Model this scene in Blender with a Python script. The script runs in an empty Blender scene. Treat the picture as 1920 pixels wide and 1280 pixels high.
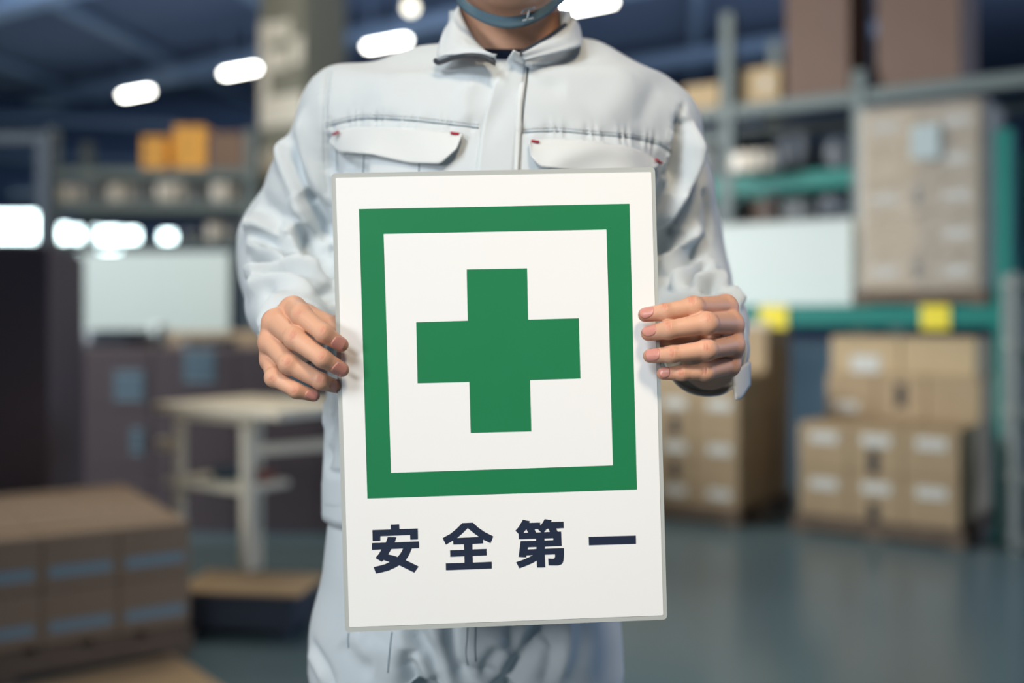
import bpy, bmesh, math, random
import numpy as np
from mathutils import Vector, Matrix
from mathutils.bvhtree import BVHTree
from mathutils.geometry import tessellate_polygon

random.seed(7)
rng = np.random.default_rng(7)
S = bpy.context.scene
COL = S.collection

# ------------------------------------------------------------------ camera
FPX = 2000.0                 # focal length in pixels of the 1920 px wide frame
CAMZ, HOR = 1.10, 592.0      # camera height (m) and horizon row
cam_d = bpy.data.cameras.new('camera')
cam = bpy.data.objects.new('camera', cam_d)
COL.objects.link(cam)
cam.location = (0, 0, CAMZ)
cam.rotation_euler = (math.pi / 2, 0, 0)
cam_d.sensor_width = 36
cam_d.lens = 36 * FPX / 1920
cam_d.shift_y = -(640 - HOR) / 1920
cam_d.clip_start, cam_d.clip_end = 0.05, 200
cam_d.dof.use_dof = True
cam_d.dof.focus_distance = 1.01
cam_d.dof.aperture_fstop = 1.75
S.camera = cam

# ------------------------------------------------------------------ light
def lin(c):
    c = c / 255.0
    return c / 12.92 if c <= 0.04045 else ((c + 0.055) / 1.055) ** 2.4
def rgb(r, g, b):
    return (lin(r), lin(g), lin(b), 1.0)

W = bpy.data.worlds.new('world')
S.world = W
W.use_nodes = True
W.node_tree.nodes['Background'].inputs[0].default_value = (0.28, 0.44, 0.66, 1)
W.node_tree.nodes['Background'].inputs[1].default_value = 0.15

def area(name, loc, aim, w, h, power, color, spread=180):
    d = bpy.data.lights.new(name, 'AREA')
    d.shape, d.size, d.size_y, d.energy, d.color = 'RECTANGLE', w, h, power, color
    d.spread = math.radians(spread)
    o = bpy.data.objects.new(name, d)
    COL.objects.link(o)
    o.location = loc
    o.rotation_euler = (Vector(aim) - Vector(loc)).to_track_quat('-Z', 'Y').to_euler()
    return o
# daylight of the loading doors, front left, and a warm lamp high on the right
area("loading_door_daylight", (-2.0, -1.4, 1.6), (0.30, 1.2, 0.92), 0.6, 0.6, 5.0, (0.985, 0.99, 0.985), 66)
area("aisle_lamps", (-1.5, -1.6, 3.2), (0.25, 1.2, 0.88), 1.3, 0.9, 10.2, (0.94, 0.98, 1.0), 62)
area("work_lamp", (0.5, -1.0, 3.3), (0.28, 1.2, 1.05), 0.5, 0.5, 6.0, (1.0, 0.80, 0.58), 60)
area("side_door_daylight", (-7.5, 4.5, 3.4), (2.0, 6.7, 0.9), 3.0, 3.0, 138, (0.92, 0.97, 1.0), 62)
area("hall_lamp", (-1.8, 6.0, 5.2), (-1.8, 6.0, 0), 3.0, 3.0, 138, (1.0, 0.88, 0.70))

area('right_blue_fill', (9.5, 4.5, 2.5), (0, 4.5, 1.0), 6.0, 3.5, 300, (0.52, 0.68, 1.0))  # added blue fill, no door there: lifts the shaded right-facing sides
area('back_wall_fill', (0, 13, 5.0), (0, 22.3, 2.2), 18, 2.0, 300, (0.64, 0.76, 1.0))  # added blue wash to brighten the far wall, no roof opening modelled
area('ceiling_fill', (-2.0, 14.5, 3.9), (-2.0, 14.5, 9), 14, 10, 95, (0.66, 0.80, 1.0))  # added upward fill that keeps the ceiling from going black, no real fixture

S.view_settings.view_transform = 'Standard'
S.view_settings.look = 'None'
S.view_settings.exposure = 0.0
S.view_settings.gamma = 1.0
S.view_settings.use_curve_mapping = False
S.cycles.use_denoising = True
S.cycles.sample_clamp_indirect = 4.0

# ------------------------------------------------------------------ helpers
def P(px, py, y):
    return np.array([(px - 960) / FPX * y, y, CAMZ - (py - HOR) / FPX * y])

def material(name, color, rough=0.6, spec=0.5, noise=0.0, nscale=40, bump=0.0, bscale=200, metallic=0.0, sss=0.0, coat=0.0):
    m = bpy.data.materials.new(name)
    m.use_nodes = True
    nt = m.node_tree
    b = nt.nodes['Principled BSDF']
    b.inputs['Base Color'].default_value = color
    b.inputs['Roughness'].default_value = rough
    b.inputs['Specular IOR Level'].default_value = spec
    b.inputs['Metallic'].default_value = metallic
    if coat:
        b.inputs['Coat Weight'].default_value = coat
        b.inputs['Coat Roughness'].default_value = 0.12
    if sss:
        b.inputs['Subsurface Weight'].default_value = sss
        b.inputs['Subsurface Radius'].default_value = (0.008, 0.003, 0.0015)
        b.inputs['Subsurface Scale'].default_value = 1.0
    if noise or bump:
        tc = nt.nodes.new('ShaderNodeTexCoord')
    if noise:
        n = nt.nodes.new('ShaderNodeTexNoise')
        n.inputs['Scale'].default_value = nscale
        n.inputs['Detail'].default_value = 4
        nt.links.new(tc.outputs['Object'], n.inputs['Vector'])
        mr = nt.nodes.new('ShaderNodeMapRange')
        mr.inputs['To Min'].default_value = 1 - noise
        mr.inputs['To Max'].default_value = 1 + noise
        nt.links.new(n.outputs['Fac'], mr.inputs['Value'])
        mx = nt.nodes.new('ShaderNodeMix')
        mx.data_type, mx.blend_type = 'RGBA', 'MULTIPLY'
        mx.inputs['Factor'].default_value = 1.0
        mx.inputs['A'].default_value = color
        nt.links.new(mr.outputs['Result'], mx.inputs['B'])
        nt.links.new(mx.outputs['Result'], b.inputs['Base Color'])
    if bump:
        n2 = nt.nodes.new('ShaderNodeTexNoise')
        n2.inputs['Scale'].default_value = bscale
        n2.inputs['Detail'].default_value = 3
        nt.links.new(tc.outputs['Object'], n2.inputs['Vector'])
        bp = nt.nodes.new('ShaderNodeBump')
        bp.inputs['Strength'].default_value = bump
        bp.inputs['Distance'].default_value = 0.002
        nt.links.new(n2.outputs['Fac'], bp.inputs['Height'])
        nt.links.new(bp.outputs['Normal'], b.inputs['Normal'])
    return m

def emission(name, color, strength):
    m = bpy.data.materials.new(name)
    m.use_nodes = True
    b = m.node_tree.nodes['Principled BSDF']
    b.inputs['Base Color'].default_value = color
    b.inputs['Emission Color'].default_value = color
    b.inputs['Emission Strength'].default_value = strength
    return m

def mesh_obj(name, verts, faces, mat=None, parent=None, smooth=False):
    me = bpy.data.meshes.new(name)
    me.from_pydata([tuple(map(float, v)) for v in verts], [], [tuple(map(int, f)) for f in faces])
    me.update()
    if smooth:
        me.polygons.foreach_set('use_smooth', np.ones(len(me.polygons), dtype=bool))
    o = bpy.data.objects.new(name, me)
    COL.objects.link(o)
    if mat:
        me.materials.append(mat)
    if parent:
        o.parent = parent
        o.matrix_parent_inverse = parent_world(parent).inverted()
    return o

def parent_world(o):
    m = o.matrix_basis.copy()
    if o.parent:
        m = parent_world(o.parent) @ o.matrix_parent_inverse @ m
    return m

def quad_mesh(name, V, Q, mat=None, parent=None):
    """fast mesh from numpy arrays of vertices and quads, smooth shaded"""
    me = bpy.data.meshes.new(name)
    me.vertices.add(len(V))
    me.vertices.foreach_set('co', V.astype(np.float32).ravel())
    me.loops.add(Q.size)
    me.loops.foreach_set('vertex_index', Q.astype(np.int32).ravel())
    me.polygons.add(len(Q))
    me.polygons.foreach_set('loop_start', np.arange(0, Q.size, 4, dtype=np.int32))
    me.polygons.foreach_set('use_smooth', np.ones(len(Q), dtype=bool))
    me.update(calc_edges=True)
    me.validate()
    o = bpy.data.objects.new(name, me)
    COL.objects.link(o)
    if mat:
        me.materials.append(mat)
    if parent:
        o.parent = parent
        o.matrix_parent_inverse = parent_world(parent).inverted()
    return o

def empty(name, loc, label=None, cat=None, group=None, rz=0.0):
    o = bpy.data.objects.new(name, None)
    COL.objects.link(o)
    o.location = loc
    o.rotation_euler = (0, 0, rz)
    o.empty_display_size = 0.05
    tag(o, label, cat, group)
    return o

def tag(o, label=None, cat=None, group=None, kind=None):
    if label: o['label'] = label
    if cat: o['category'] = cat
    if group: o['group'] = group
    if kind: o['kind'] = kind
    return o

def solid(name, top, thickness_vec, mat, parent, smooth=False):
    pass

# ------------------------------------------------------------------ implicit surfaces
def cone(a, b, ra, rb):
    a = np.asarray(a, np.float32); b = np.asarray(b, np.float32)
    ab = b - a; L2 = float(ab @ ab) + 1e-12
    def f(p):
        ap = p - a
        t = np.clip((ap @ ab) / L2, 0, 1)
        q = ap - t[:, None] * ab
        return np.sqrt(np.einsum('ij,ij->i', q, q)) - (ra + (rb - ra) * t)
    return f
def ball(c, r):
    c = np.asarray(c, np.float32)
    return lambda p: np.sqrt(((p - c) ** 2).sum(1)) - r
def ellipsoid(c, r):
    c = np.asarray(c, np.float32); r = np.asarray(r, np.float32)
    return lambda p: (np.sqrt((((p - c) / r) ** 2).sum(1)) - 1) * float(r.min())
def smin(a, b, k):
    h = np.clip(0.5 + 0.5 * (b - a) / k, 0, 1)
    return b + (a - b) * h - k * h * (1 - h)
def smax(a, b, k):
    return -smin(-a, -b, k)
def chain(pts, rads, k=0.0):
    fs = [cone(pts[i], pts[i + 1], rads[i], rads[i + 1]) for i in range(len(pts) - 1)]
    def f(p):
        d = fs[0](p)
        for g in fs[1:]:
            d2 = g(p)
            d = smin(d, d2, k) if k else np.minimum(d, d2)
        return d
    return f

def surface(f, lo, hi, h, slack=1.5, project=True):
    """naive surface nets of an implicit function, evaluated in sparse blocks"""
    lo = np.asarray(lo, np.float32); hi = np.asarray(hi, np.float32)
    B = 8
    nb = np.ceil((hi - lo) / (h * B)).astype(int)
    n = nb * B
    cc = np.stack(np.meshgrid(*[np.arange(k) for k in nb], indexing='ij'), -1).reshape(-1, 3)
    cpos = lo + (cc * B + (B - 1) / 2) * h
    dc = f(cpos.astype(np.float32))
    act = np.abs(dc) < (h * B * 0.87) * slack + h * 2
    D = np.repeat(np.repeat(np.repeat(dc.reshape(nb), B, 0), B, 1), B, 2).astype(np.float32)
    off = np.stack(np.meshgrid(*[np.arange(B)] * 3, indexing='ij'), -1).reshape(-1, 3)
    ab = cc[act]
    for s in range(0, len(ab), 400):
        blk = ab[s:s + 400]
        idx = (blk[:, None, :] * B + off[None]).reshape(-1, 3)
        D[idx[:, 0], idx[:, 1], idx[:, 2]] = f((lo + idx * h).astype(np.float32))
    ins = D < 0
    c = np.zeros(n - 1, np.int8)
    for dx in (0, 1):
        for dy in (0, 1):
            for dz in (0, 1):
                c += ins[dx:n[0] - 1 + dx, dy:n[1] - 1 + dy, dz:n[2] - 1 + dz]
    cell = np.argwhere((c > 0) & (c < 8))
    ids = -np.ones(n - 1, np.int32)
    ids[cell[:, 0], cell[:, 1], cell[:, 2]] = np.arange(len(cell))
    acc = np.zeros((len(cell), 3), np.float64); cnt = np.zeros(len(cell))
    corners = [(x, y, z) for x in (0, 1) for y in (0, 1) for z in (0, 1)]
    for a in corners:
        for ax in range(3):
            if a[ax] == 0:
                b = list(a); b[ax] = 1
                da = D[cell[:, 0] + a[0], cell[:, 1] + a[1], cell[:, 2] + a[2]]
                db = D[cell[:, 0] + b[0], cell[:, 1] + b[1], cell[:, 2] + b[2]]
                m = (da < 0) != (db < 0)
                t = np.where(m, da / np.where(m, da - db, 1), 0)
                pt = np.tile(np.array(a, float), (len(cell), 1)); pt[:, ax] += t
                acc += pt * m[:, None]; cnt += m
    V = lo + (cell + acc / cnt[:, None]) * h
    quads = []
    for ax in range(3):
        u, v = (ax + 1) % 3, (ax + 2) % 3
        sl0 = [slice(None)] * 3; sl1 = [slice(None)] * 3
        sl0[ax] = slice(0, -1); sl1[ax] = slice(1, None)
        e0, e1 = ins[tuple(sl0)], ins[tuple(sl1)]
        ed = np.argwhere(e0 != e1)
        ok = (ed[:, u] > 0) & (ed[:, v] > 0) & (ed[:, u] < n[u] - 1) & (ed[:, v] < n[v] - 1)
        ed = ed[ok]
        flip = ~e0[ed[:, 0], ed[:, 1], ed[:, 2]]
        q = []
        for du, dv in ((-1, -1), (0, -1), (0, 0), (-1, 0)):
            e = ed.copy(); e[:, u] += du; e[:, v] += dv
            q.append(ids[e[:, 0], e[:, 1], e[:, 2]])
        q = np.stack(q, 1)
        q[flip] = q[flip][:, ::-1]
        quads.append(q)
    Q = np.concatenate(quads)
    Q = Q[(Q >= 0).all(1)]
    if project:
        for _ in range(2):
            g, d = gradient(f, V, h * 0.5)
            V = V - np.clip(d, -h, h)[:, None] * g
    return V, Q

def gradient(f, V, e):
    V = V.astype(np.float32)
    d = f(V)
    g = np.stack([f(V + np.eye(3, dtype=np.float32)[i] * e) - d for i in range(3)], 1)
    g /= np.linalg.norm(g, axis=1)[:, None] + 1e-9
    return g, d

def normals(V, Q):
    n = np.zeros_like(V)
    fn = np.cross(V[Q[:, 2]] - V[Q[:, 0]], V[Q[:, 3]] - V[Q[:, 1]])
    for i in range(4):
        np.add.at(n, Q[:, i], fn)
    return n / (np.linalg.norm(n, axis=1)[:, None] + 1e-12)

def seg_dist(V, poly):
    """distance of points to a 3D polyline, and position 0..1 along it"""
    poly = np.asarray(poly); L = np.linalg.norm(np.diff(poly, axis=0), axis=1); tot = L.sum() + 1e-9
    best = np.full(len(V), 1e9); pos = np.zeros(len(V)); run = 0
    for i in range(len(L)):
        ab = poly[i + 1] - poly[i]
        ap = V - poly[i]
        t = np.clip(ap @ ab / (ab @ ab + 1e-12), 0, 1)
        d = np.linalg.norm(ap - t[:, None] * ab, axis=1)
        m = d < best
        best[m] = d[m]; pos[m] = (run + t[m] * L[i]) / tot
        run += L[i]
    return best, pos, tot

def bvh_of(V, Q):
    return BVHTree.FromPolygons([tuple(v) for v in V.tolist()], [tuple(q) for q in Q.tolist()])
CAM = Vector((0, 0, CAMZ))
def cast(bvh, px, py, off=0.0, miss=None):
    d = Vector(P(px, py, 1.0)) - CAM
    d.normalize()
    loc, nor, _, dist = bvh.ray_cast(CAM, d)
    if loc is None:
        return np.array(miss) if miss is not None else None
    return np.array(loc + nor * off)
def dense(pts, n):
    """resample a polyline of pixel points evenly"""
    pts = np.asarray(pts, float)
    L = np.r_[0, np.cumsum(np.linalg.norm(np.diff(pts, axis=0), axis=1))]
    t = np.linspace(0, L[-1], n)
    return np.stack([np.interp(t, L, pts[:, k]) for k in range(pts.shape[1])], 1)
def smooth_line(pts, n):
    """Catmull-Rom through the points, resampled"""
    pts = np.asarray(pts, float)
    q = np.vstack([2 * pts[0] - pts[1], pts, 2 * pts[-1] - pts[-2]])
    out = []
    for i in range(1, len(q) - 2):
        for t in np.linspace(0, 1, 12, endpoint=False):
            a, b, c, d = q[i - 1], q[i], q[i + 1], q[i + 2]
            out.append(0.5 * ((2 * b) + (c - a) * t + (2 * a - 5 * b + 4 * c - d) * t * t + (3 * b - a - 3 * c + d) * t ** 3))
    out.append(pts[-1])
    return dense(out, n)
def drape_line(bvh, pts, n, off=0.0, curve=True):
    pts = smooth_line(pts, n) if curve and len(pts) > 2 else dense(pts, n)
    out = []
    for x, y in pts:
        c = cast(bvh, x, y, off)
        if c is not None: out.append(c)
    return np.array(out)

def tube_arrays(path, r, seg=8, flat=None, up=(0, -1, 0)):
    path = np.asarray(path); n = len(path)
    V, F = [], []
    for i in range(n):
        t = path[min(i + 1, n - 1)] - path[max(i - 1, 0)]
        t = t / (np.linalg.norm(t) + 1e-9)
        u = np.asarray(up, float); u = u - t * (u @ t); u /= np.linalg.norm(u) + 1e-9
        w = np.cross(t, u)
        rr = r[i] if hasattr(r, '__len__') else r
        for k in range(seg):
            a = 2 * math.pi * k / seg
            V.append(path[i] + rr * (math.cos(a) * w + (flat or 1.0) * math.sin(a) * u))
    for i in range(n - 1):
        for k in range(seg):
            F.append((i * seg + k, i * seg + (k + 1) % seg, (i + 1) * seg + (k + 1) % seg, (i + 1) * seg + k))
    F.append(tuple(range(seg))[::-1]); F.append(tuple((n - 1) * seg + k for k in range(seg)))
    return V, F
def tube(name, path, r, mat, parent=None, seg=8, flat=None, up=(0, -1, 0)):
    V, F = tube_arrays(path, r, seg, flat, up)
    return mesh_obj(name, V, F, mat, parent, True)

def sheet(name, rows, thick, mat, parent=None, back=(0, 1, 0)):
    """a cloth sheet through a grid of points, given a thickness along its normals"""
    G = np.asarray(rows); nr, nc, _ = G.shape
    N = np.zeros_like(G)
    du = np.gradient(G, axis=1); dv = np.gradient(G, axis=0)
    N = np.cross(du, dv); N /= np.linalg.norm(N, axis=2)[..., None] + 1e-9
    if (N.reshape(-1, 3).mean(0) @ np.asarray(back)) > 0: N = -N
    A = G.reshape(-1, 3); Bk = (G - N * thick).reshape(-1, 3)
    V = np.vstack([A, Bk]); m = nr * nc
    F = []
    for i in range(nr - 1):
        for j in range(nc - 1):
            a, b, c, d = i * nc + j, i * nc + j + 1, (i + 1) * nc + j + 1, (i + 1) * nc + j
            F.append((a, b, c, d)); F.append((m + d, m + c, m + b, m + a))
    rim = [j for j in range(nc)] + [i * nc + nc - 1 for i in range(1, nr)] + [(nr - 1) * nc + j for j in range(nc - 2, -1, -1)] + [i * nc for i in range(nr - 2, 0, -1)]
    for a, b in zip(rim, rim[1:] + rim[:1]):
        F.append((b, a, m + a, m + b))
    o = mesh_obj(name, V, F, mat, parent, True)
    bm = bmesh.new(); bm.from_mesh(o.data)
    bmesh.ops.recalc_face_normals(bm, faces=bm.faces)
    bm.to_mesh(o.data); bm.free()
    return o
# ------------------------------------------------------------------ materials of the person and the sign
FABRIC = material('grey work cloth', rgb(205, 214, 219), 0.85, 0.25, 0.035, 9, 0.25, 900)
FABRIC2 = material('pale work cloth', rgb(214, 220, 222), 0.85, 0.25, 0.03, 12, 0.25, 900)
SEAM = material('seam thread', rgb(112, 130, 140), 0.9, 0.2)
STITCH = material('pale stitching', rgb(196, 203, 206), 0.9, 0.2)
RED = material('red bartack', rgb(170, 45, 60), 0.8, 0.2)
ZIP = material('dark zip', rgb(46, 56, 70), 0.5, 0.5)
ZIPTOOTH = material('zip tooth', rgb(70, 72, 74), 0.35, 0.5)
NAVY = material('navy knit', rgb(28, 38, 58), 0.9, 0.2, 0.05, 300)
STRAP = material('slate strap webbing', rgb(82, 108, 122), 0.8, 0.3, 0.08, 400)
BUCKLE = material('grey plastic buckle', rgb(150, 165, 172), 0.35, 0.5)
NAIL = material('fingernail', rgb(204, 142, 130), 0.30, 0.5, 0.04, 200, sss=0.1)
NAILTIP = material('nail edge', rgb(226, 190, 172), 0.35, 0.5)
HAIR = material('black hair', rgb(30, 27, 27), 0.5, 0.4)
SHOE = material('black work shoe', rgb(35, 36, 40), 0.4, 0.5)
EYEM = material('eye', rgb(225, 225, 222), 0.2, 0.5)
SKIN = material('skin', rgb(214, 164, 136), 0.5, 0.35, 0, 1, 0.12, 700, sss=0.12)
_nt = SKIN.node_tree
_at = _nt.nodes.new('ShaderNodeAttribute'); _at.attribute_name = 'flush'
_ramp = _nt.nodes.new('ShaderNodeMix'); _ramp.data_type = 'RGBA'
_ramp.inputs['A'].default_value = rgb(216, 168, 140)
_ramp.inputs['B'].default_value = rgb(186, 96, 78)
_nt.links.new(_at.outputs['Fac'], _ramp.inputs['Factor'])
_nt.links.new(_ramp.outputs['Result'], _nt.nodes['Principled BSDF'].inputs['Base Color'])

person = empty('person', (-0.05, 1.25, 0), 'person in pale grey work jacket and trousers holding up a white safety sign', 'person')

# ------------------------------------------------------------------ hands
def hand_field(wrist, palm_r, fingers, thumb):
    """fingers: list of (four joint points, four radii)"""
    wrist = np.asarray(wrist)
    bones = []
    for pts, r in fingers:
        bones.append(cone(wrist * 0.9 + pts[0] * 0.1, pts[0] * 0.93 + wrist * 0.07, palm_r, r[0] * 1.12))
    web = [cone(fingers[i][0][0] * 0.86 + wrist * 0.14, fingers[i + 1][0][0] * 0.86 + wrist * 0.14, 0.0095, 0.0095) for i in range(3)]
    fg = []
    for pts, r in fingers:
        c = chain(pts, r, 0.003)
        kn = ball(pts[0], r[0] * 1.05)
        p1 = ball(pts[1], r[1] * 1.03)
        fg.append((c, kn, p1))
    tp, tr = thumb
    th = chain(tp, tr, 0.004)
    heel = cone(wrist, wrist * 0.35 + tp[1] * 0.65, palm_r * 1.0, tr[1] * 1.25)
    def f(p):
        d = bones[0](p)
        for b in bones[1:]: d = smin(d, b(p), 0.010)
        for b in web: d = smin(d, b(p), 0.008)
        d = smin(d, heel(p), 0.012)
        palm = d
        out = smin(palm, th(p), 0.010)
        for c, kn, p1 in fg:
            q = smin(smin(c(p), kn(p), 0.004), p1(p), 0.004)
            out = smin(out, smin(palm, q, 0.007), 0.0016)
        return out
    return f

def J(*pts):
    return [P(*p) for p in pts]

# the hand at the picture's left: index and middle fingers rest on the sign, the others close behind its edge
LH_F = [
    (J((550, 579, 1.034), (565, 590, 0.990), (607, 625, 0.968), (640, 646, 0.9775)), (0.0112, 0.0094, 0.0081, 0.0066)),
    (J((517, 604, 1.022), (553, 634, 0.981), (605, 672, 0.964), (641, 693, 0.9765)), (0.0116, 0.0096, 0.0082, 0.0067)),
    (J((509, 641, 1.019), (542, 682, 0.984), (602, 715, 0.982), (634, 725, 0.998)), (0.0110, 0.0089, 0.0077, 0.0063)),
    (J((510, 676, 1.024), (514, 708, 0.994), (556, 732, 0.984), (588, 741, 0.990)), (0.0100, 0.0079, 0.0070, 0.0058)),
]
LH_W = P(540, 640, 1.105)
LH_T = (J((560, 628, 1.085), (578, 596, 1.045), (626, 612, 1.022), (668, 632, 1.006)), (0.015, 0.0120, 0.0098, 0.0085))
RH_F = [
    (J((1360, 574, 1.040), (1300, 575, 0.990), (1247, 585, 0.983), (1210, 590, 0.9905)), (0.0108, 0.0090, 0.0079, 0.0067)),
    (J((1370, 607, 1.030), (1325, 606, 0.981), (1254, 618, 0.976), (1216, 625, 0.9895)), (0.0114, 0.0098, 0.0085, 0.0070)),
    (J((1372, 646, 1.028), (1325, 655, 0.984), (1260, 664, 0.980), (1219, 667, 0.9900)), (0.0110, 0.0087, 0.0077, 0.0066)),
    (J((1366, 684, 1.034), (1322, 697, 0.998), (1279, 699, 0.991), (1243, 700, 0.9930)), (0.0100, 0.0078, 0.0070, 0.0058)),
]
RH_W = P(1330, 680, 1.115)
RH_T = (J((1315, 650, 1.085), (1290, 628, 1.045), (1250, 636, 1.026), (1195, 642, 1.022)), (0.015, 0.0120, 0.0098, 0.0085))

# knuckle creases: pixel centre, direction across the finger, half length, count, spacing
def creases_left():
    z = lambda x, y: (420 + x / 4.572, 500 + y / 4.572)
    out = []
    for (cx, cy), (tx, ty), hl, n, sp in [((845, 545), (-0.45, 0.9), 8, 2, 3.0), ((590, 585), (-0.5, 0.86), 10, 4, 3.0), ((838, 765), (-0.45, 0.9), 10, 3, 3.4),
                                    ((545, 815), (-0.5, 0.86), 10, 3, 3.2), ((820, 965), (-0.4, 0.9), 9, 3, 3.0), ((410, 955), (-0.6, 0.8), 6, 2, 3), ((603, 1060), (-0.4, 0.9), 8, 3, 2.8),
                                    ((640, 395), (-0.6, 0.8), 8, 2, 4)]:
        out.append((z(cx, cy), (tx, ty), hl, n, sp))
    return out
def creases_right():
    z = lambda x, y: (1160 + x / 4.571, 500 + y / 4.571)
    out = []
    for (cx, cy), (tx, ty), hl, n, sp in [((625, 285), (0.25, 1), 9, 4, 3.0), ((395, 340), (0.25, 1), 8, 2, 3), ((425, 500), (0.12, 1), 11, 3, 3.2), ((770, 430), (0.2, 1), 8, 2, 4),
                                    ((755, 690), (0.1, 1), 9, 4, 2.8), ((455, 735), (0.15, 1), 10, 3, 3), ((735, 890), (0.1, 1), 9, 4, 2.8), ((538, 905), (0.1, 1), 9, 3, 2.8)]:
        out.append((z(cx, cy), (tx, ty), hl, n, sp))
    return out

def build_hand(F, Wp, T, pr, fore_end, fore_r, creases, nails):
    f0 = hand_field(Wp, pr, F, T)
    arm = cone(Wp, fore_end, 0.027, fore_r)
    f = lambda p: smin(f0(p), arm(p), 0.02)
    allp = np.vstack([np.array(x[0]) for x in F] + [np.array(T[0]), Wp[None], np.asarray(fore_end)[None]])
    V, Q = surface(f, allp.min(0) - 0.05, allp.max(0) + 0.05, 0.0009)
    N = normals(V, Q)
    bv = bvh_of(V, Q)
    px = 960 + FPX * V[:, 0] / V[:, 1]; py = HOR - FPX * (V[:, 2] - CAMZ) / V[:, 1]
    front = (N[:, 1] < -0.15)
    flush = np.zeros(len(V)); disp = np.zeros(len(V)); crease = np.zeros(len(V))
    for (cx, cy), (tx, ty), hl, n, sp in creases:
        t = np.array([tx, ty]); t /= np.linalg.norm(t); a = np.array([-t[1], t[0]])
        dx, dy = px - cx, py - cy
        u = dx * t[0] + dy * t[1]; v = dx * a[0] + dy * a[1]
        flush += 0.38 * np.exp(-(u / (hl * 1.1)) ** 2 - (v / 8) ** 2) * front
        disp += 0.0006 * np.exp(-(u / hl) ** 2 - (v / 7) ** 2) * front
        for k in range(n):
            o = (k - (n - 1) / 2) * sp
            bend = 0.03 * (1 if o > 0 else -1) * u * u / hl
            g = np.exp(-(u / (hl * (0.95 if k % 2 else 0.75))) ** 4 - ((v - o + bend) / 0.85) ** 2) * front
            disp -= 0.0008 * g; crease = np.maximum(crease, g)
    for pts, r in F:
        d = np.linalg.norm(V - pts[3], axis=1); flush += 0.7 * np.exp(-(d / 0.012) ** 2)
        d = np.linalg.norm(V - pts[0], axis=1); flush += 0.25 * np.exp(-(d / 0.012) ** 2)
    V = V + N * disp[:, None]
    return V, Q, np.clip(flush, 0, 1) * 0.7 + 0.3 * crease, bv

LN = {'index': [(958, 597), (1000, 600), (1042, 625), (1042, 660), (1015, 712), (985, 716), (935, 692), (918, 657)],
      'middle': [(975, 813), (1015, 825), (1055, 855), (1053, 895), (1012, 948), (985, 950), (930, 908), (918, 882)],
      'ring': [(918, 1000), (940, 972), (962, 972), (962, 1078), (940, 1062), (905, 1032)],
      'little': [(715, 1065), (760, 1060), (808, 1080), (808, 1120), (785, 1143), (740, 1137), (702, 1112), (697, 1088)]}
RN = {'index': [(172, 380), (190, 352), (230, 335), (285, 335), (302, 365), (290, 412), (240, 442), (205, 440), (178, 412)],
      'middle': [(195, 538), (207, 510), (250, 485), (300, 480), (320, 520), (312, 572), (265, 597), (225, 592), (200, 567)],
      'ring': [(230, 738), (245, 710), (290, 700), (345, 705), (352, 745), (340, 792), (280, 807), (245, 802), (230, 772)],
      'little': [(343, 892), (352, 875), (390, 863), (430, 866), (440, 900), (430, 937), (385, 952), (352, 937)]}

def nail_mesh(bv, outline, conv, parent, centre=None):
    o = smooth_line(outline + outline[:1], 33)[:-1]
    o = np.array([conv(x, y) for x, y in o])
    c = o.mean(0)
    rings = [0.25, 0.5, 0.72, 0.88, 1.0]
    def hit(x, y, off):
        return cast(bv, x, y, off)
    V, F = [], []
    p = hit(c[0], c[1], 0.00045)
    if p is None: return
    V.append(p); m = len(o)
    for ri, r in enumerate(rings):
        for q in o:
            xy = c + (q - c) * r
            h = hit(xy[0], xy[1], 0.00045 - 0.0003 * (r > 0.95))
            if h is None or abs(h[1] - p[1]) > 0.012: h = V[-m] if ri else p
            V.append(h)
    # lower skirt into the skin
    for q in o:
        xy = c + (q - c) * 1.02
        h = hit(xy[0], xy[1], -0.0012)
        V.append(h if h is not None and abs(h[1] - p[1]) < 0.012 else V[1 + (len(rings) - 1) * m])
    for k in range(m):
        F.append((0, 1 + k, 1 + (k + 1) % m))
    for r in range(len(rings)):
        for k in range(m):
            F.append((1 + r * m + k, 1 + (r + 1) * m + k, 1 + (r + 1) * m + (k + 1) % m, 1 + r * m + (k + 1) % m))
    ob = mesh_obj('fingernail', V, F, NAIL, parent, True)
    bm = bmesh.new(); bm.from_mesh(ob.data); bmesh.ops.recalc_face_normals(bm, faces=bm.faces)
    bm.to_mesh(ob.data); bm.free()
    return ob

L_FORE = P(548, 560, 1.24); R_FORE = P(1318, 600, 1.24)
LV, LQ, LF, Lb = build_hand(LH_F, LH_W, LH_T, 0.0125, L_FORE, 0.027, creases_left(), LN)
RV, RQ, RF, Rb = build_hand(RH_F, RH_W, RH_T, 0.0125, R_FORE, 0.027, creases_right(), RN)

# ------------------------------------------------------------------ head, neck and the body inside the clothes
HX = 0.0
chin = P(958, -36, 1.120)
headc = np.array([-0.002, 1.228, chin[2] + 0.112])
neck = cone(P(955, 150, 1.262), P(956, -30, 1.245), 0.062, 0.055)
skull = ellipsoid(headc + [0, 0.01, 0.035], (0.077, 0.097, 0.100))
face = ellipsoid(headc + [0, -0.022, -0.03], (0.066, 0.078, 0.092))
jawl = cone(chin + [-0.012, 0.004, 0], headc + [-0.052, 0.015, -0.062], 0.020, 0.019)
jawr = cone(chin + [0.012, 0.004, 0], headc + [0.052, 0.015, -0.062], 0.020, 0.019)
under = cone(chin + [0, 0.02, 0.006], P(956, -10, 1.22), 0.030, 0.048)
nose = cone(headc + [0, -0.090, 0.010], headc + [0, -0.108, -0.022], 0.008, 0.011)
lipu = cone(headc + [-0.018, -0.099, -0.050], headc + [0.018, -0.099, -0.050], 0.005, 0.005)
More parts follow.
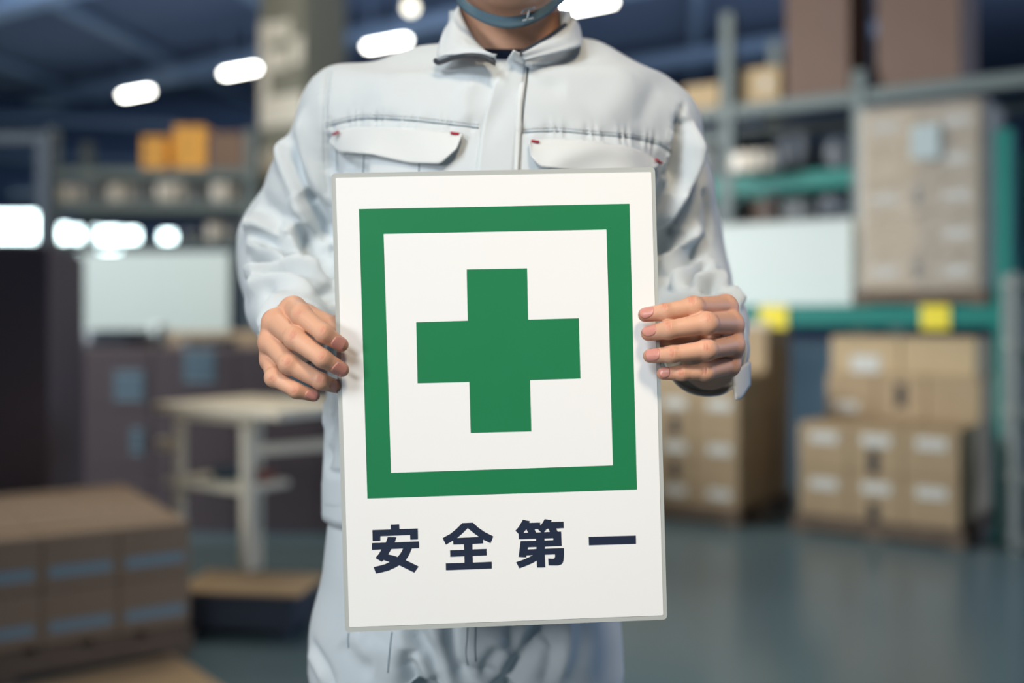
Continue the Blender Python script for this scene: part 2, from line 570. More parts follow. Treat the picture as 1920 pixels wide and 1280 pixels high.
lipl = cone(headc + [-0.015, -0.097, -0.060], headc + [0.015, -0.097, -0.060], 0.006, 0.006)
earl = ellipsoid(headc + [-0.078, 0.015, 0.0], (0.010, 0.018, 0.031))
earr = ellipsoid(headc + [0.078, 0.015, 0.0], (0.010, 0.018, 0.031))
sockl = ball(headc + [-0.031, -0.103, 0.014], 0.015); sockr = ball(headc + [0.031, -0.103, 0.014], 0.015)
core = chain([P(940, 290, 1.262), P(925, 400, 1.25), P(895, 800, 1.25)], (0.08, 0.085, 0.085), 0.05)
shl = cone(P(940, 225, 1.26), P(690, 240, 1.27), 0.036, 0.034); shr = cone(P(940, 225, 1.26), P(1200, 262, 1.27), 0.036, 0.034)
upl = chain([P(690, 240, 1.27), P(552, 490, 1.33), L_FORE], (0.034, 0.026, 0.026), 0.02)
upr = chain([P(1200, 262, 1.27), P(1270, 500, 1.345), R_FORE], (0.034, 0.025, 0.025), 0.02)
def body_f(p):
    d = smin(skull(p), face(p), 0.03)
    d = smin(d, smin(jawl(p), jawr(p), 0.02), 0.025)
    d = smin(d, under(p), 0.02)
    d = smax(d, -smin(sockl(p), sockr(p), 0.004), 0.008)
    d = smin(d, nose(p), 0.010)
    d = smin(d, lipu(p), 0.004); d = np.minimum(d, smin(d, lipl(p), 0.004))
    d = smin(d, earl(p), 0.006); d = smin(d, earr(p), 0.006)
    d = smin(d, neck(p), 0.018)
    c = smin(smin(core(p), shl(p), 0.05), shr(p), 0.05)
    c = smin(smin(c, upl(p), 0.02), upr(p), 0.02)
    return smin(d, c, 0.03)
BV, BQ = surface(body_f, (-0.40, 1.05, 0.86), (0.34, 1.42, chin[2] + 0.27), 0.0045)
bodyV = np.vstack([BV, LV, RV])
bodyQ = np.vstack([BQ, LQ + len(BV), RQ + len(BV) + len(LV)])
flush = np.r_[np.zeros(len(BV)), LF, RF]
body = quad_mesh('body', bodyV, bodyQ, SKIN, person)
att = body.data.attributes.new('flush', 'FLOAT', 'POINT')
if len(body.data.vertices) == len(flush):
    att.data.foreach_set('value', flush.astype(np.float32))
for nm in LN: nail_mesh(Lb, LN[nm], lambda x, y: (420 + x / 4.572, 500 + y / 4.572), body)
for nm in RN: nail_mesh(Rb, RN[nm], lambda x, y: (1160 + x / 4.571, 500 + y / 4.571), body)
for sx in (-1, 1):
    bm = bmesh.new(); bmesh.ops.create_uvsphere(bm, u_segments=16, v_segments=10, radius=0.0118)
    me = bpy.data.meshes.new('eye'); bm.to_mesh(me); bm.free(); me.materials.append(EYEM)
    e = bpy.data.objects.new('eye', me); COL.objects.link(e)
    e.location = Vector(headc + [sx * 0.031, -0.083, 0.013]) - person.location; e.parent = body
    e.location = Vector(headc + [sx * 0.031, -0.083, 0.013]); e.matrix_parent_inverse = parent_world(body).inverted()
hair_a = ellipsoid(headc + [0, 0.018, 0.042], (0.083, 0.102, 0.103))
hair_c = ellipsoid(headc + [0, -0.085, -0.035], (0.074, 0.085, 0.095))
hv, hq = surface(lambda p: smax(smax(hair_a(p), -hair_c(p), 0.006), headc[2] - 0.045 - p[:, 2], 0.01), headc - 0.13, headc + [0.13, 0.15, 0.17], 0.005)
quad_mesh('hair', hv, hq, HAIR, person)

# ------------------------------------------------------------------ jacket
def column(sections, n=2.5):
    """a tall body of rounded sections: (z, centre x, centre y, half width, half depth), top first"""
    Z = np.array([s[0] for s in sections])[::-1]
    A = np.array([s[1:] for s in sections])[::-1]
    zz = np.linspace(Z[0], Z[-1], 81)
    AA = np.stack([np.interp(zz, Z, A[:, k]) for k in range(4)], 1)
    kern = np.hanning(17)[1:-1]; kern /= kern.sum()
    AA = np.stack([np.convolve(np.pad(AA[:, k], 7, mode='edge'), kern, mode='valid') for k in range(4)], 1)
    Z, A = zz, AA
    def f(p):
        z = np.clip(p[:, 2], Z[0], Z[-1])
        cx, cy, a, b = (np.interp(z, Z, A[:, k]) for k in range(4))
        r = ((np.abs(p[:, 0] - cx) / a) ** n + (np.abs(p[:, 1] - cy) / b) ** n) ** (1 / n)
        d = (r - 1) * np.minimum(a, b)
        out = np.maximum(p[:, 2] - Z[-1], Z[0] - p[:, 2])
        return smax(d, out, 0.012)
    return f
def sec(py, px, hw, hd, y=1.25):
    c = P(px, py, y)
    return (c[2], c[0], y, hw, hd)
torso = column([sec(165, 945, 0.158, 0.098, 1.256), sec(215, 943, 0.176, 0.112), sec(300, 938, 0.184, 0.121), sec(450, 925, 0.180, 0.122),
                sec(700, 905, 0.181, 0.116), sec(800, 897, 0.179, 0.116), sec(890, 892, 0.178, 0.114), sec(905, 891, 0.1775, 0.112), sec(940, 890, 0.177, 0.113), sec(962, 890, 0.174, 0.110)])
trap_l = chain([P(905, 175, 1.262), P(800, 196, 1.264), P(662, 222, 1.27)], (0.064, 0.060, 0.056), 0.03)
trap_r = chain([P(985, 168, 1.262), P(1085, 182, 1.264), P(1222, 250, 1.27)], (0.064, 0.060, 0.055), 0.03)
SLL = [P(664, 226, 1.27), P(606, 345, 1.30), P(556, 455, 1.33), P(552, 510, 1.335), P(548, 572, 1.22), P(552, 622, 1.135)]
SLR = [P(1220, 252, 1.27), P(1246, 350, 1.30), P(1262, 450, 1.33), P(1275, 520, 1.335), P(1316, 610, 1.22), P(1320, 657, 1.15)]
slv_l = chain(SLL, (0.060, 0.062, 0.066, 0.064, 0.051, 0.037), 0.02)
slv_r = chain(SLR, (0.056, 0.056, 0.058, 0.058, 0.051, 0.0475), 0.02)
neckcut = cone(P(946, 34, 1.215), P(956, -90, 1.235), 0.061, 0.066)
capl_n = (SLL[-1] - SLL[-2]) / np.linalg.norm(SLL[-1] - SLL[-2]); capr_n = (SLR[-1] - SLR[-2]) / np.linalg.norm(SLR[-1] - SLR[-2])
def jacket_f(p):
    d = smin(torso(p), smin(trap_l(p), trap_r(p), 0.03), 0.055)
    d = smax(d, -neckcut(p), 0.008)
    a = smax(slv_l(p), (p - SLL[-1].astype(np.float32)) @ capl_n.astype(np.float32) - 0.006, 0.006)
    b = smax(slv_r(p), (p - SLR[-1].astype(np.float32)) @ capr_n.astype(np.float32) - 0.006, 0.006)
    return smin(smin(d, a, 0.022), b, 0.022)
JV, JQ = surface(jacket_f, (-0.45, 1.02, 0.82), (0.36, 1.44, 1.50), 0.0032)
JN = normals(JV, JQ)
jb0 = bvh_of(JV, JQ)
disp = np.zeros(len(JV))
FA, FW = 1.0, 1.0
def fold(pts, amp, w, taper=True, n=14):
    global disp
    amp *= FA; w *= FW
    poly = drape_line(jb0, pts, n)
    if len(poly) < 2: return
    lo, hi = poly.min(0) - 3 * w, poly.max(0) + 3 * w
    m = np.where(((JV > lo) & (JV < hi)).all(1))[0]
    d, t, _ = seg_dist(JV[m], poly)
    k = np.clip(np.minimum(t, 1 - t) * 5, 0, 1) ** 0.7 if taper else 1.0
    disp[m] += amp * np.exp(-(d / w) ** 2) * k
zl = lambda x, y: (430 + x / 4.572, 120 + y / 4.572)
zl2 = lambda x, y: (430 + x / 4.572, 360 + y / 4.572)
zr = lambda x, y: (1200 + x / 4.267, 150 + y / 4.267)
zr2 = lambda x, y: (1200 + x / 3.367, 400 + y / 3.367)
def F1(conv, pts, amp, w): fold([conv(*p) for p in pts], amp, w)
FA, FW = 2.1, 1.1
# picture-left sleeve
F1(zl, [(520, 500), (500, 650), (540, 850), (620, 1050), (720, 1250)], -0.010, 0.010)
F1(zl, [(460, 560), (450, 760), (520, 950), (600, 1120), (680, 1270)], 0.006, 0.010)
F1(zl, [(610, 420), (640, 650), (660, 850), (720, 1050), (780, 1240)], 0.005, 0.012)
F1(zl2, [(600, 10), (700, 110), (780, 260), (860, 450)], -0.012, 0.009)
F1(zl2, [(540, 30), (640, 160), (740, 330), (850, 560)], 0.007, 0.010)
F1(zl2, [(600, 250), (640, 380), (760, 520), (870, 680)], -0.011, 0.010)
F1(zl2, [(530, 220), (540, 400), (500, 460), (420, 420)], 0.008, 0.011)
F1(zl2, [(210, 340), (300, 400), (420, 480), (560, 540), (740, 630), (870, 730)], -0.013, 0.009)
F1(zl2, [(160, 280), (260, 290), (400, 400), (480, 440)], 0.009, 0.011)
F1(zl2, [(160, 420), (280, 470), (420, 540), (580, 600), (760, 680)], 0.008, 0.010)
F1(zl2, [(150, 665), (230, 632), (360, 600), (520, 590), (700, 640)], -0.011, 0.009)
F1(zl2, [(170, 725), (250, 690), (400, 635), (580, 630), (760, 720), (880, 800)], 0.009, 0.008)
F1(zl2, [(250, 720), (400, 680), (560, 710), (680, 790), (790, 880)], -0.009, 0.008)
F1(zl2, [(440, 655), (480, 658), (520, 655)], -0.004, 0.004)
F1(zl2, [(140, 850), (300, 750), (440, 730), (600, 790), (740, 900)], 0.007, 0.010)
F1(zl2, [(370, 780), (320, 860), (240, 1000), (210, 1150)], -0.004, 0.008)
F1(zl2, [(440, 850), (360, 940), (290, 1060), (250, 1200)], 0.003, 0.008)
F1(zl2, [(800, 800), (830, 900), (880, 980)], -0.008, 0.010)
F1(zl2, [(240, 110), (330, 160), (430, 260), (480, 360)], -0.004, 0.012)
# picture-right sleeve
F1(zr, [(370, 300), (330, 460), (290, 640), (260, 900)], -0.011, 0.011)
F1(zr, [(415, 330), (420, 560), (370, 760), (290, 960), (160, 1200)], 0.010, 0.010)
F1(zr, [(490, 560), (470, 760), (400, 960), (300, 1180), (230, 1270)], -0.007, 0.011)
F1(zr, [(330, 330), (270, 520), (230, 720), (230, 900)], 0.005, 0.009)
F1(zr, [(525, 860), (540, 1000), (560, 1180), (570, 1280)], -0.004, 0.005)
F1(zr2, [(390, 80), (300, 170), (200, 290), (140, 380)], 0.010, 0.010)
F1(zr2, [(420, 130), (330, 270), (250, 370), (180, 440)], -0.009, 0.008)
F1(zr2, [(400, 280), (330, 340), (250, 420), (190, 480)], 0.009, 0.008)
F1(zr2, [(240, 100), (180, 190), (130, 290)], -0.008, 0.009)
F1(zr2, [(430, 300), (380, 380), (330, 450)], -0.009, 0.009)
F1(zr2, [(320, 455), (380, 450), (440, 430), (500, 440), (540, 480)], 0.009, 0.006)
F1(zr2, [(380, 490), (440, 480), (490, 465)], -0.010, 0.006)
F1(zr2, [(440, 280), (460, 350), (480, 420)], 0.005, 0.008)
F1(zr2, [(560, 480), (600, 540), (640, 590)], 0.006, 0.008)
FA, FW = 1.2, 1.0
# front of the jacket
fold([(1015, 330), (1060, 300), (1130, 280), (1200, 300)], 0.003, 0.012)
fold([(960, 130), (1000, 160), (1060, 170)], -0.003, 0.012)
fold([(890, 150), (870, 190), (880, 230)], 0.003, 0.010)
fold([(905, 260), (930, 220), (965, 185)], -0.004, 0.009)
fold([(700, 150), (720, 180), (715, 220)], 0.002, 0.02)
fold([(1180, 140), (1160, 190), (1120, 230)], 0.003, 0.02)
fold([(1230, 160), (1210, 200), (1200, 240)], -0.002, 0.012)
fold([(640, 300), (655, 315), (690, 320)], -0.006, 0.008)
fold([(620, 250), (617, 290), (622, 330)], -0.006, 0.008)
# strip of the jacket under the picture-left hand
fold([(622, 735), (622, 760), (618, 775)], -0.010, 0.004)
fold([(612, 745), (610, 780), (606, 800)], 0.003, 0.005)
fold([(630, 780), (622, 820), (612, 880)], -0.005, 0.010)
fold([(640, 760), (632, 800), (614, 840)], 0.004, 0.007)
fold([(603, 884), (640, 889), (700, 893)], -0.004, 0.0035)
fold([(600, 955), (640, 961), (700, 966)], -0.003, 0.004)
# seams: a shallow trough with gathered cloth along it
def seam_gather(pts, depth, w, freq, amp, side=0.0):
    global disp
    poly = drape_line(jb0, pts, 40)
    if len(poly) < 2: return
    m = np.where(((JV > poly.min(0) - 0.03) & (JV < poly.max(0) + 0.03)).all(1))[0]
    d, t, tot = seg_dist(JV[m], poly)
    disp[m] += -depth * np.exp(-(d / w) ** 2) + amp * np.sin(t * tot * freq * 2 * math.pi + 2.2 * np.sin(t * 31)) * np.exp(-(d / 0.009) ** 2)
YOKE_L = [(612, 238), (650, 227), (690, 222), (760, 225), (830, 232), (897, 240)]
YOKE_R = [(975, 249), (1040, 246), (1100, 251), (1180, 258), (1230, 269), (1258, 283)]
ARM_L = [(614, 134), (608, 180), (606, 240), (606, 300), (612, 360)]
ARM_R = [(1283, 196), (1272, 235), (1260, 285), (1246, 330)]
for s in (YOKE_L, YOKE_R): seam_gather(s, 0.0018, 0.003, 70, 0.0016)
seam_gather(ARM_R, 0.003, 0.004, 70, 0.0020); seam_gather(ARM_L, 0.0028, 0.004, 70, 0.0005)
# slow unevenness of loose cloth
ph = rng.uniform(0, 6.28, 9); kv = rng.normal(0, 1, (9, 3)) * 22
for a, k in zip(ph, kv): disp += 0.0009 * np.sin(JV @ k + a)
disp = np.clip(disp, -0.024, 0.020)
JV = JV + JN * disp[:, None]
jacket = quad_mesh('jacket', JV, JQ, FABRIC, person)
jb = bvh_of(JV, JQ)

for s, nm in ((YOKE_L, 'yoke_seam'), (YOKE_R, 'yoke_seam'), (ARM_R, 'sleeve_seam'), (ARM_L, 'sleeve_seam')):
    pl = drape_line(jb, s, 48, 0.0002)
    tube(nm, pl, 0.0008 if nm == 'yoke_seam' else 0.0006, SEAM if nm == 'yoke_seam' else STITCH, jacket, 6)
def dashes(pts, n, shift, mat=STITCH):
    """a run of stitches beside a seam, joined as one part"""
    pl = smooth_line(pts, n * 2)
    V, F = [], []
    for i in range(0, n * 2 - 1, 2):
        a, b = cast(jb, pl[i][0] + shift[0], pl[i][1] + shift[1], 0.0005), cast(jb, pl[i + 1][0] + shift[0], pl[i + 1][1] + shift[1], 0.0005)
        if a is None or b is None: continue
        v, f = tube_arrays([a, b], 0.0005, 5)
        F += [tuple(k + len(V) for k in q) for q in f]; V += v
    if V:
        o = mesh_obj('stitching', V, F, mat, jacket, True); o['kind'] = 'stuff'
dashes(YOKE_L, 55, (0, -7)); dashes(YOKE_R, 55, (0, -7)); dashes(ARM_L, 34, (9, 0)); dashes(ARM_R, 26, (-9, 0)); dashes(ARM_R, 26, (-16, 0))

def drape_patch(name, outline, off, mat, parent, thick=0.0016, nx=40, ny=16, lift=None, bow=0.0):
    """cloth patch between an upper and a lower pixel line, laid on the jacket"""
    top, bot = outline
    T, Bt = smooth_line(top, nx) if len(top) > 2 else dense(top, nx), dense(bot, nx)
    rows = []
    for j in range(ny):
        v = j / (ny - 1)
        row = []
        for i in range(nx):
            x, y = T[i] * (1 - v) + Bt[i] * v
            c = cast(jb, x, y, 0)
            if c is None: c = row[-1] if row else P(x, y, 1.14)
            l = off + (lift(i / (nx - 1), v) if lift else 0)
            row.append(c + np.array([0, -1, 0.15]) * l)
        rows.append(row)
    G = np.array(rows)
    for _ in range(2):                      # relax so the patch does not copy every wrinkle under it
        G[1:-1, 1:-1] = 0.5 * G[1:-1, 1:-1] + 0.125 * (G[:-2, 1:-1] + G[2:, 1:-1] + G[1:-1, :-2] + G[1:-1, 2:])
    return sheet(name, G, thick, mat, parent)
wav = lambda u, v: 0.0035 * v * (0.8 + math.sin(u * 9.0)) + 0.003 * v
flap_l = drape_patch('pocket_flap', ([(629, 249), (660, 241), (720, 241), (800, 244), (865, 251)],
                     [(619, 270), (627, 281), (640, 292), (700, 294), (735, 301), (770, 308), (812, 311), (826, 312), (857, 285), (866, 256)]), 0.0030, FABRIC2, jacket, lift=wav)
flap_r = drape_patch('pocket_flap', ([(994, 263), (1060, 262), (1130, 268), (1190, 280), (1232, 302)],
                     [(994, 268), (995, 299), (1012, 318), (1080, 324), (1160, 326), (1218, 327), (1236, 310)]), 0.0028, FABRIC2, jacket, lift=wav)
for a, b in (((632, 250), (642, 246.5)), ((849, 252), (862, 254)), ((997, 266), (1010, 268)), ((1220, 298), (1232, 304))):
    pl = np.array([cast(jb, a[0] + (b[0] - a[0]) * t, a[1] + (b[1] - a[1]) * t, 0.0068) for t in np.linspace(0, 1, 5)])
    tube('bartack', pl, 0.0014, RED, jacket, 6)
for s in ([(683, 292), (681, 330), (680, 352)], [(786, 306), (785, 340)], [(632, 282), (633, 320)]):
    pl = drape_line(jb, s, 12, 0.0003)
    if len(pl) > 2: tube('pocket_seam', pl, 0.0006, SEAM, jacket, 6)

# front placket
PL = [(962, 97), (945, 122), (929, 150), (918, 185), (908, 220), (900, 262), (893, 318), (880, 500), (868, 900), (866, 958)]
PR = [(986, 108), (984, 130), (980, 165), (976, 200), (971, 250), (965, 318), (952, 500), (938, 900), (936, 958)]
rows = []
nn = 60
pl_, pr_ = smooth_line(PL, nn), smooth_line(PR, nn)
for k in range(nn):
    row = []
    for u in np.linspace(0, 1, 9):
        x, y = pl_[k] * (1 - u) + pr_[k] * u
        c = cast(jb, x, y, 0)
        if c is None: c = P(x, y, 1.14)
        edge = (1 - u) ** 2 * 0.004 * max(0.25, 1 - k / 14)
        row.append(c + np.array([0, -1, 0.1]) * (0.0028 + edge))
    rows.append(row)
G = np.array(rows)
for _ in range(3):
    G[1:-1] = 0.5 * G[1:-1] + 0.25 * (G[:-2] + G[2:])
for k in range(5):
    for u in range(9):
        x, y = pl_[k] * (1 - u / 8) + pr_[k] * (u / 8)
        G[k, u] = P(x, y, 1.1235 + 0.001 * u + 0.0012 * k) * (1 - k / 5) + G[k, u] * (k / 5)
sheet('placket', G, 0.0022, FABRIC, jacket)
tube('placket_seam', drape_line(jb, [(990, 128), (986, 165), (982, 200), (977, 250), (972, 318), (958, 500)], 40, 0.0006), 0.0008, SEAM, jacket, 6)
sheet('placket_piping', [[cast(jb, x - 5, y, 0.003), cast(jb, x, y, 0.0035), cast(jb, x + 5, y, 0.003)] for x, y in smooth_line([(984, 128), (979, 165), (974, 205), (968, 318), (955, 480)], 40)], 0.002, FABRIC2, jacket)
for sh in (10, 18):
    dashes([(x + sh, y) for x, y in PL[2:7]], 30, (0, 0), SEAM)

# ------------------------------------------------------------------ collar with its zip
def collar():
    # neck line A and fold-over edge B, from the picture-left front round the back to the picture-right front
    A = [P(930, 112, 1.128), P(914, 98, 1.142), P(893, 76, 1.160), P(876, 48, 1.185), P(862, 14, 1.215), (-0.058, 1.262, 1.470), (-0.035, 1.312, 1.490), (0.0, 1.325, 1.494),
         (0.038, 1.312, 1.488), P(1070, 34, 1.250), P(1062, 47, 1.205), P(1030, 70, 1.172), P(1003, 86, 1.150), P(978, 104, 1.132)]
    Bm = [P(928, 110, 1.125), P(880, 100, 1.128), P(836, 100, 1.140), P(818, 104, 1.155), P(834, 52, 1.205), (-0.078, 1.288, 1.430), (-0.05, 1.345, 1.445), (0.0, 1.362, 1.450),
         (0.05, 1.345, 1.443), P(1078, 40, 1.262), P(1092, 74, 1.200), P(1083, 84, 1.168), P(1035, 98, 1.142), P(984, 110, 1.128)]
    A, Bm = smooth_line(A, 70), smooth_line(Bm, 70)
    G = []
    for v in np.linspace(0, 1, 9):
        row = A * (1 - v) + Bm * v
        row = row.copy()
        bulge = math.sin(math.pi * min(1, v * 1.15)) * 0.006
        row[:, 1] -= bulge
        row[:, 2] += bulge * 0.5
        G.append(row)
    return np.array(G)
CG = collar()
col = sheet('collar', CG, 0.0030, FABRIC, jacket)
# collar stand and inner lining seen behind the neck
stand = []
for z, k in ((0.0, 1.0), (0.5, 0.99), (1.0, 0.98)):
    stand.append([np.array([-0.002 + 0.070 * k * math.cos(a), 1.252 + 0.074 * k * math.sin(a), 1.395 + 0.085 * z - 0.022 * (1 - math.sin(a)) * z]) for a in np.linspace(math.radians(-35), math.radians(215), 40)])
sheet('collar_stand', np.array(stand), 0.003, FABRIC, jacket)
def zip_run(path, n):
    tube('zip_tape', path, 0.0028, ZIP, jacket, 8)
    pp = dense(path, n)
    V, F = [], []
    for p in pp:
        v, f = tube_arrays([p + [0, -0.0022, 0.0016], p + [0, -0.0022, -0.0034]], 0.0008, 5)
        F += [tuple(k + len(V) for k in q) for q in f]; V += v
    o = mesh_obj('zip_teeth', V, F, ZIPTOOTH, jacket); o['kind'] = 'stuff'
zip_run(smooth_line([P(816, 113, 1.149), P(824, 117, 1.145), P(850, 108, 1.137), P(880, 104, 1.1265), P(908, 107, 1.124), P(928, 118, 1.122)], 40), 34)
zip_run(smooth_line([P(976, 101, 1.129), P(1003, 85, 1.146), P(1030, 69, 1.167), P(1060, 47, 1.199)], 40), 34)

# undershirt
us_n = cone(P(955, 190, 1.258), P(955, 60, 1.252), 0.074, 0.0655)
us_z = P(0, 91, 1.185)[2]
uv, uq = surface(lambda p: smax(us_n(p), (p[:, 2] - us_z) + 0.35 * (1.19 - p[:, 1]), 0.004), (-0.12, 1.14, 1.28), (0.12, 1.36, 1.50), 0.003)
quad_mesh('undershirt', uv, uq, NAVY, person)

# cuffs: open bands round the wrists
def cuff(cen, axis, r0, r1, length, mat, wav_amp, tilt=0.0):
    axis = np.asarray(axis) / np.linalg.norm(axis)
    up = np.array([0, 0, 1.0]); u = np.cross(axis, up); u /= np.linalg.norm(u); w = np.cross(u, axis)
    rows = []
    for k, t in enumerate(list(np.linspace(-0.2, 1, 12))):
        r = r0 + (r1 - r0) * max(t, 0)
        rows.append([cen + axis * length * (t + tilt * math.sin(a) * max(t, 0)) + (r + wav_amp * max(t, 0) * (math.sin(3 * a + 1) + 0.6 * math.sin(5 * a))) * (math.cos(a) * u + math.sin(a) * w) for a in np.linspace(0, 2 * math.pi, 49)])
    return sheet('cuff', np.array(rows), 0.0022, mat, jacket)
cuff(P(552, 622, 1.140), P(552, 634, 1.085) - P(551, 612, 1.16), 0.0385, 0.0345, 0.030, FABRIC2, 0.0008)
cuff(P(1321, 656, 1.150), P(1322, 668, 1.10) - P(1320, 648, 1.16), 0.0475, 0.0435, 0.035, FABRIC, 0.0012)
# stray end of the open cuff, with its button tab
tabG = []
for v in np.linspace(0, 1, 8):
    tabG.append([P(1372 + 36 * u + 8 * v * (1 - u), 690 - 8 * u + 58 * v * (1 - 0.25 * u * u) + 4 * math.sin(5 * u), 1.075 - 0.02 * v * (1 - u) + 0.035 * u * u) for u in np.linspace(0, 1, 8)])
sheet('cuff_tab', np.array(tabG), 0.002, FABRIC, jacket)

# waistband of the jacket
wb = []
for py in np.linspace(897, 962, 6):
    pz = P(888, py, 1.25)
    wb.append([np.array([P(891, py, 1.25)[0] + 0.1752 * np.sign(math.cos(a)) * abs(math.cos(a)) ** 0.8, 1.25 + 0.1145 * np.sign(math.sin(a)) * abs(math.sin(a)) ** 0.8, pz[2]]) for a in np.linspace(0, 2 * math.pi, 97)])
wbo = sheet('waistband', np.array(wb), 0.002, FABRIC, jacket, back=(0, 0, 1))

# ------------------------------------------------------------------ trousers and shoes
hip = column([sec(925, 885, 0.162, 0.103), sec(975, 882, 0.165, 0.110), sec(1060, 876, 0.167, 0.116), sec(1180, 873, 0.167, 0.115), sec(1240, 873, 0.164, 0.110)], 2.4)
kneeL, kneeR = np.array([-0.165, 1.235, 0.40]), np.array([0.070, 1.235, 0.40])
ankL, ankR = np.array([-0.175, 1.26, 0.06]), np.array([0.085, 1.26, 0.06])
legl = chain([P(730, 1200, 1.25), kneeL, ankL], (0.086, 0.086, 0.066), 0.04)
legr = chain([P(1018, 1200, 1.25), kneeR, ankR], (0.086, 0.086, 0.066), 0.04)
def trous_f(p):
    d = smin(legl(p), legr(p), 0.012)
    d = smin(d, hip(p), 0.035)
    return smax(d, 0.045 - p[:, 2], 0.006)
TV, TQ = surface(trous_f, (-0.33, 1.06, 0.0), (0.24, 1.44, 0.93), 0.0036)
TN = normals(TV, TQ); tb0 = bvh_of(TV, TQ)
JV_s, JN_s, disp_s, jb0_s = JV, JN, disp, jb0
JV, JN, jb0 = TV, TN, tb0
disp = np.zeros(len(TV))
q1 = lambda x, y: (560 + x / 5.647, 1140 + y / 5.647)
q2 = lambda x, y: (860 + x / 5.647, 1140 + y / 5.647)
FA, FW = 1.0, 1.0
F1(q1, [(1150, 60), (1230, 220), (1340, 400), (1440, 600), (1480, 900)], -0.014, 0.011)
F1(q1, [(1260, 60), (1400, 250), (1520, 480), (1590, 900)], 0.009, 0.012)
F1(q1, [(1195, 440), (1175, 600), (1230, 780), (1340, 1000)], -0.018, 0.012)
F1(q1, [(1240, 470), (1300, 620), (1420, 800)], 0.009, 0.009)
F1(q1, [(1700, 60), (1650, 300), (1670, 540), (1740, 760), (1700, 1000)], -0.019, 0.013)
F1(q1, [(1100, 100), (1080, 400), (1060, 800)], 0.006, 0.016)
F1(q1, [(470, 330), (560, 480), (680, 600), (800, 660)], -0.0055, 0.013)
F1(q1, [(560, 260), (640, 420), (760, 470), (860, 330)], 0.005, 0.016)
F1(q1, [(130, 370), (210, 500), (300, 660), (380, 900)], -0.005, 0.008)
F1(q1, [(110, 470), (190, 620), (290, 800)], 0.004, 0.007)
F1(q2, [(880, 60), (820, 280), (690, 480), (560, 680), (440, 960)], -0.018, 0.013)
F1(q2, [(720, 60), (690, 330), (600, 480), (480, 640), (430, 800)], 0.009, 0.011)
F1(q2, [(600, 60), (590, 300), (545, 520)], -0.008, 0.008)
F1(q2, [(1010, 60), (980, 260), (900, 360)], -0.010, 0.014)
F1(q2, [(1120, 60), (1120, 350), (1080, 560), (960, 800)], 0.009, 0.012)
F1(q2, [(990, 380), (985, 560), (930, 800)], -0.007, 0.009)
F1(q2, [(470, 250), (340, 400), (200, 600), (160, 760)], 0.006, 0.010)
F1(q2, [(430, 400), (300, 560), (190, 720)], -0.007, 0.009)
F1(q2, [(40, 100), (70, 450), (130, 640)], 0.007, 0.010)
F1(q2, [(220, 670), (330, 690), (430, 650)], -0.007, 0.007)
F1(q2, [(1400, 60), (1390, 400), (1280, 760)], 0.004, 0.020)
for zk in (0.42, 0.36, 0.12, 0.09):
    disp += 0.004 * np.sin((TV[:, 2] - zk) * 120 + 4 * TV[:, 0]) * np.exp(-((TV[:, 2] - zk) / 0.05) ** 2)
TV = TV + TN * disp[:, None]
JV, JN, disp, jb0 = JV_s, JN_s, disp_s, jb0_s
trousers = quad_mesh('trousers', TV, TQ, FABRIC, person)
tb = bvh_of(TV, TQ)
for s in ([q2(95, 200), q2(90, 330), q2(80, 470), q2(100, 600)], [q2(180, 200), q2(175, 400), q2(180, 560)], [q1(530, 260), q1(525, 330), q1(530, 420)], [q1(990, 250), q1(965, 450), q1(945, 680)]):
    tube('trouser_seam', drape_line(tb, s, 24, 0.0002), 0.0007, SEAM, trousers, 6)
for ax, ay in ((-0.178, 1.26), (0.088, 1.26)):
    sh = chain([(ax, ay + 0.03, 0.045), (ax, ay - 0.05, 0.045), (ax, ay - 0.15, 0.034)], (0.045, 0.048, 0.036), 0.03)
    v, q = surface(lambda p: smax(sh(p), -p[:, 2] + 0.0, 0.004), (ax - 0.08, ay - 0.24, -0.02), (ax + 0.08, ay + 0.12, 0.14), 0.005)
    v[:, 2] = np.maximum(v[:, 2], 0.0)
    quad_mesh('shoe', v, q, SHOE, person)

# ------------------------------------------------------------------ helmet with the chin strap seen under the jaw
HELMET = material('white helmet shell', rgb(232, 234, 234), 0.25, 0.5)
helmet = empty('safety_helmet', tuple(headc + [0, 0.01, 0.09]), 'safety helmet whose slate grey chin strap runs under the person\'s chin', 'helmet')
ho = ellipsoid(headc + [0, 0.012, 0.045], (0.108, 0.128, 0.118)); hi_ = ellipsoid(headc + [0, 0.012, 0.043], (0.101, 0.121, 0.111))
brim = ellipsoid(headc + [0, -0.035, 0.072], (0.106, 0.130, 0.006))
def helm_f(p):
    d = smax(ho(p), headc[2] + 0.064 - p[:, 2], 0.004)
    d = smin(d, brim(p), 0.006)
    return smax(d, -hi_(p), 0.003)
hv, hq = surface(helm_f, headc - 0.19, headc + [0.19, 0.19, 0.22], 0.005)
quad_mesh('shell', hv, hq, HELMET, helmet)
def band(path, half, mat, parent, name):
    path = np.asarray(path)
    rows = [path + np.array([0, 0, 1]) * k for k in np.linspace(-half, half, 4)]
    return sheet(name, np.array(rows), 0.0016, mat, parent)
strap_path = smooth_line([headc + [-0.094, 0.0, 0.068], headc + [-0.088, -0.01, 0.0], P(852, -20, 1.175), P(868, 8, 1.155), P(896, 27, 1.143), P(925, 38, 1.136), P(956, 42, 1.134), P(990, 36, 1.137), P(1020, 22, 1.143), P(1046, 2, 1.155),
                          P(1066, -26, 1.178), headc + [0.088, -0.01, 0.0], headc + [0.094, 0.0, 0.068]], 90)
strap = band(strap_path, 0.0062, STRAP, helmet, 'chin_strap')
bk = [P(982, 24, 1.1285), P(1002, 19, 1.1305), P(996, 19, 1.130), P(990, 41, 1.129), P(998, 38, 1.130), P(984, 42, 1.128)]
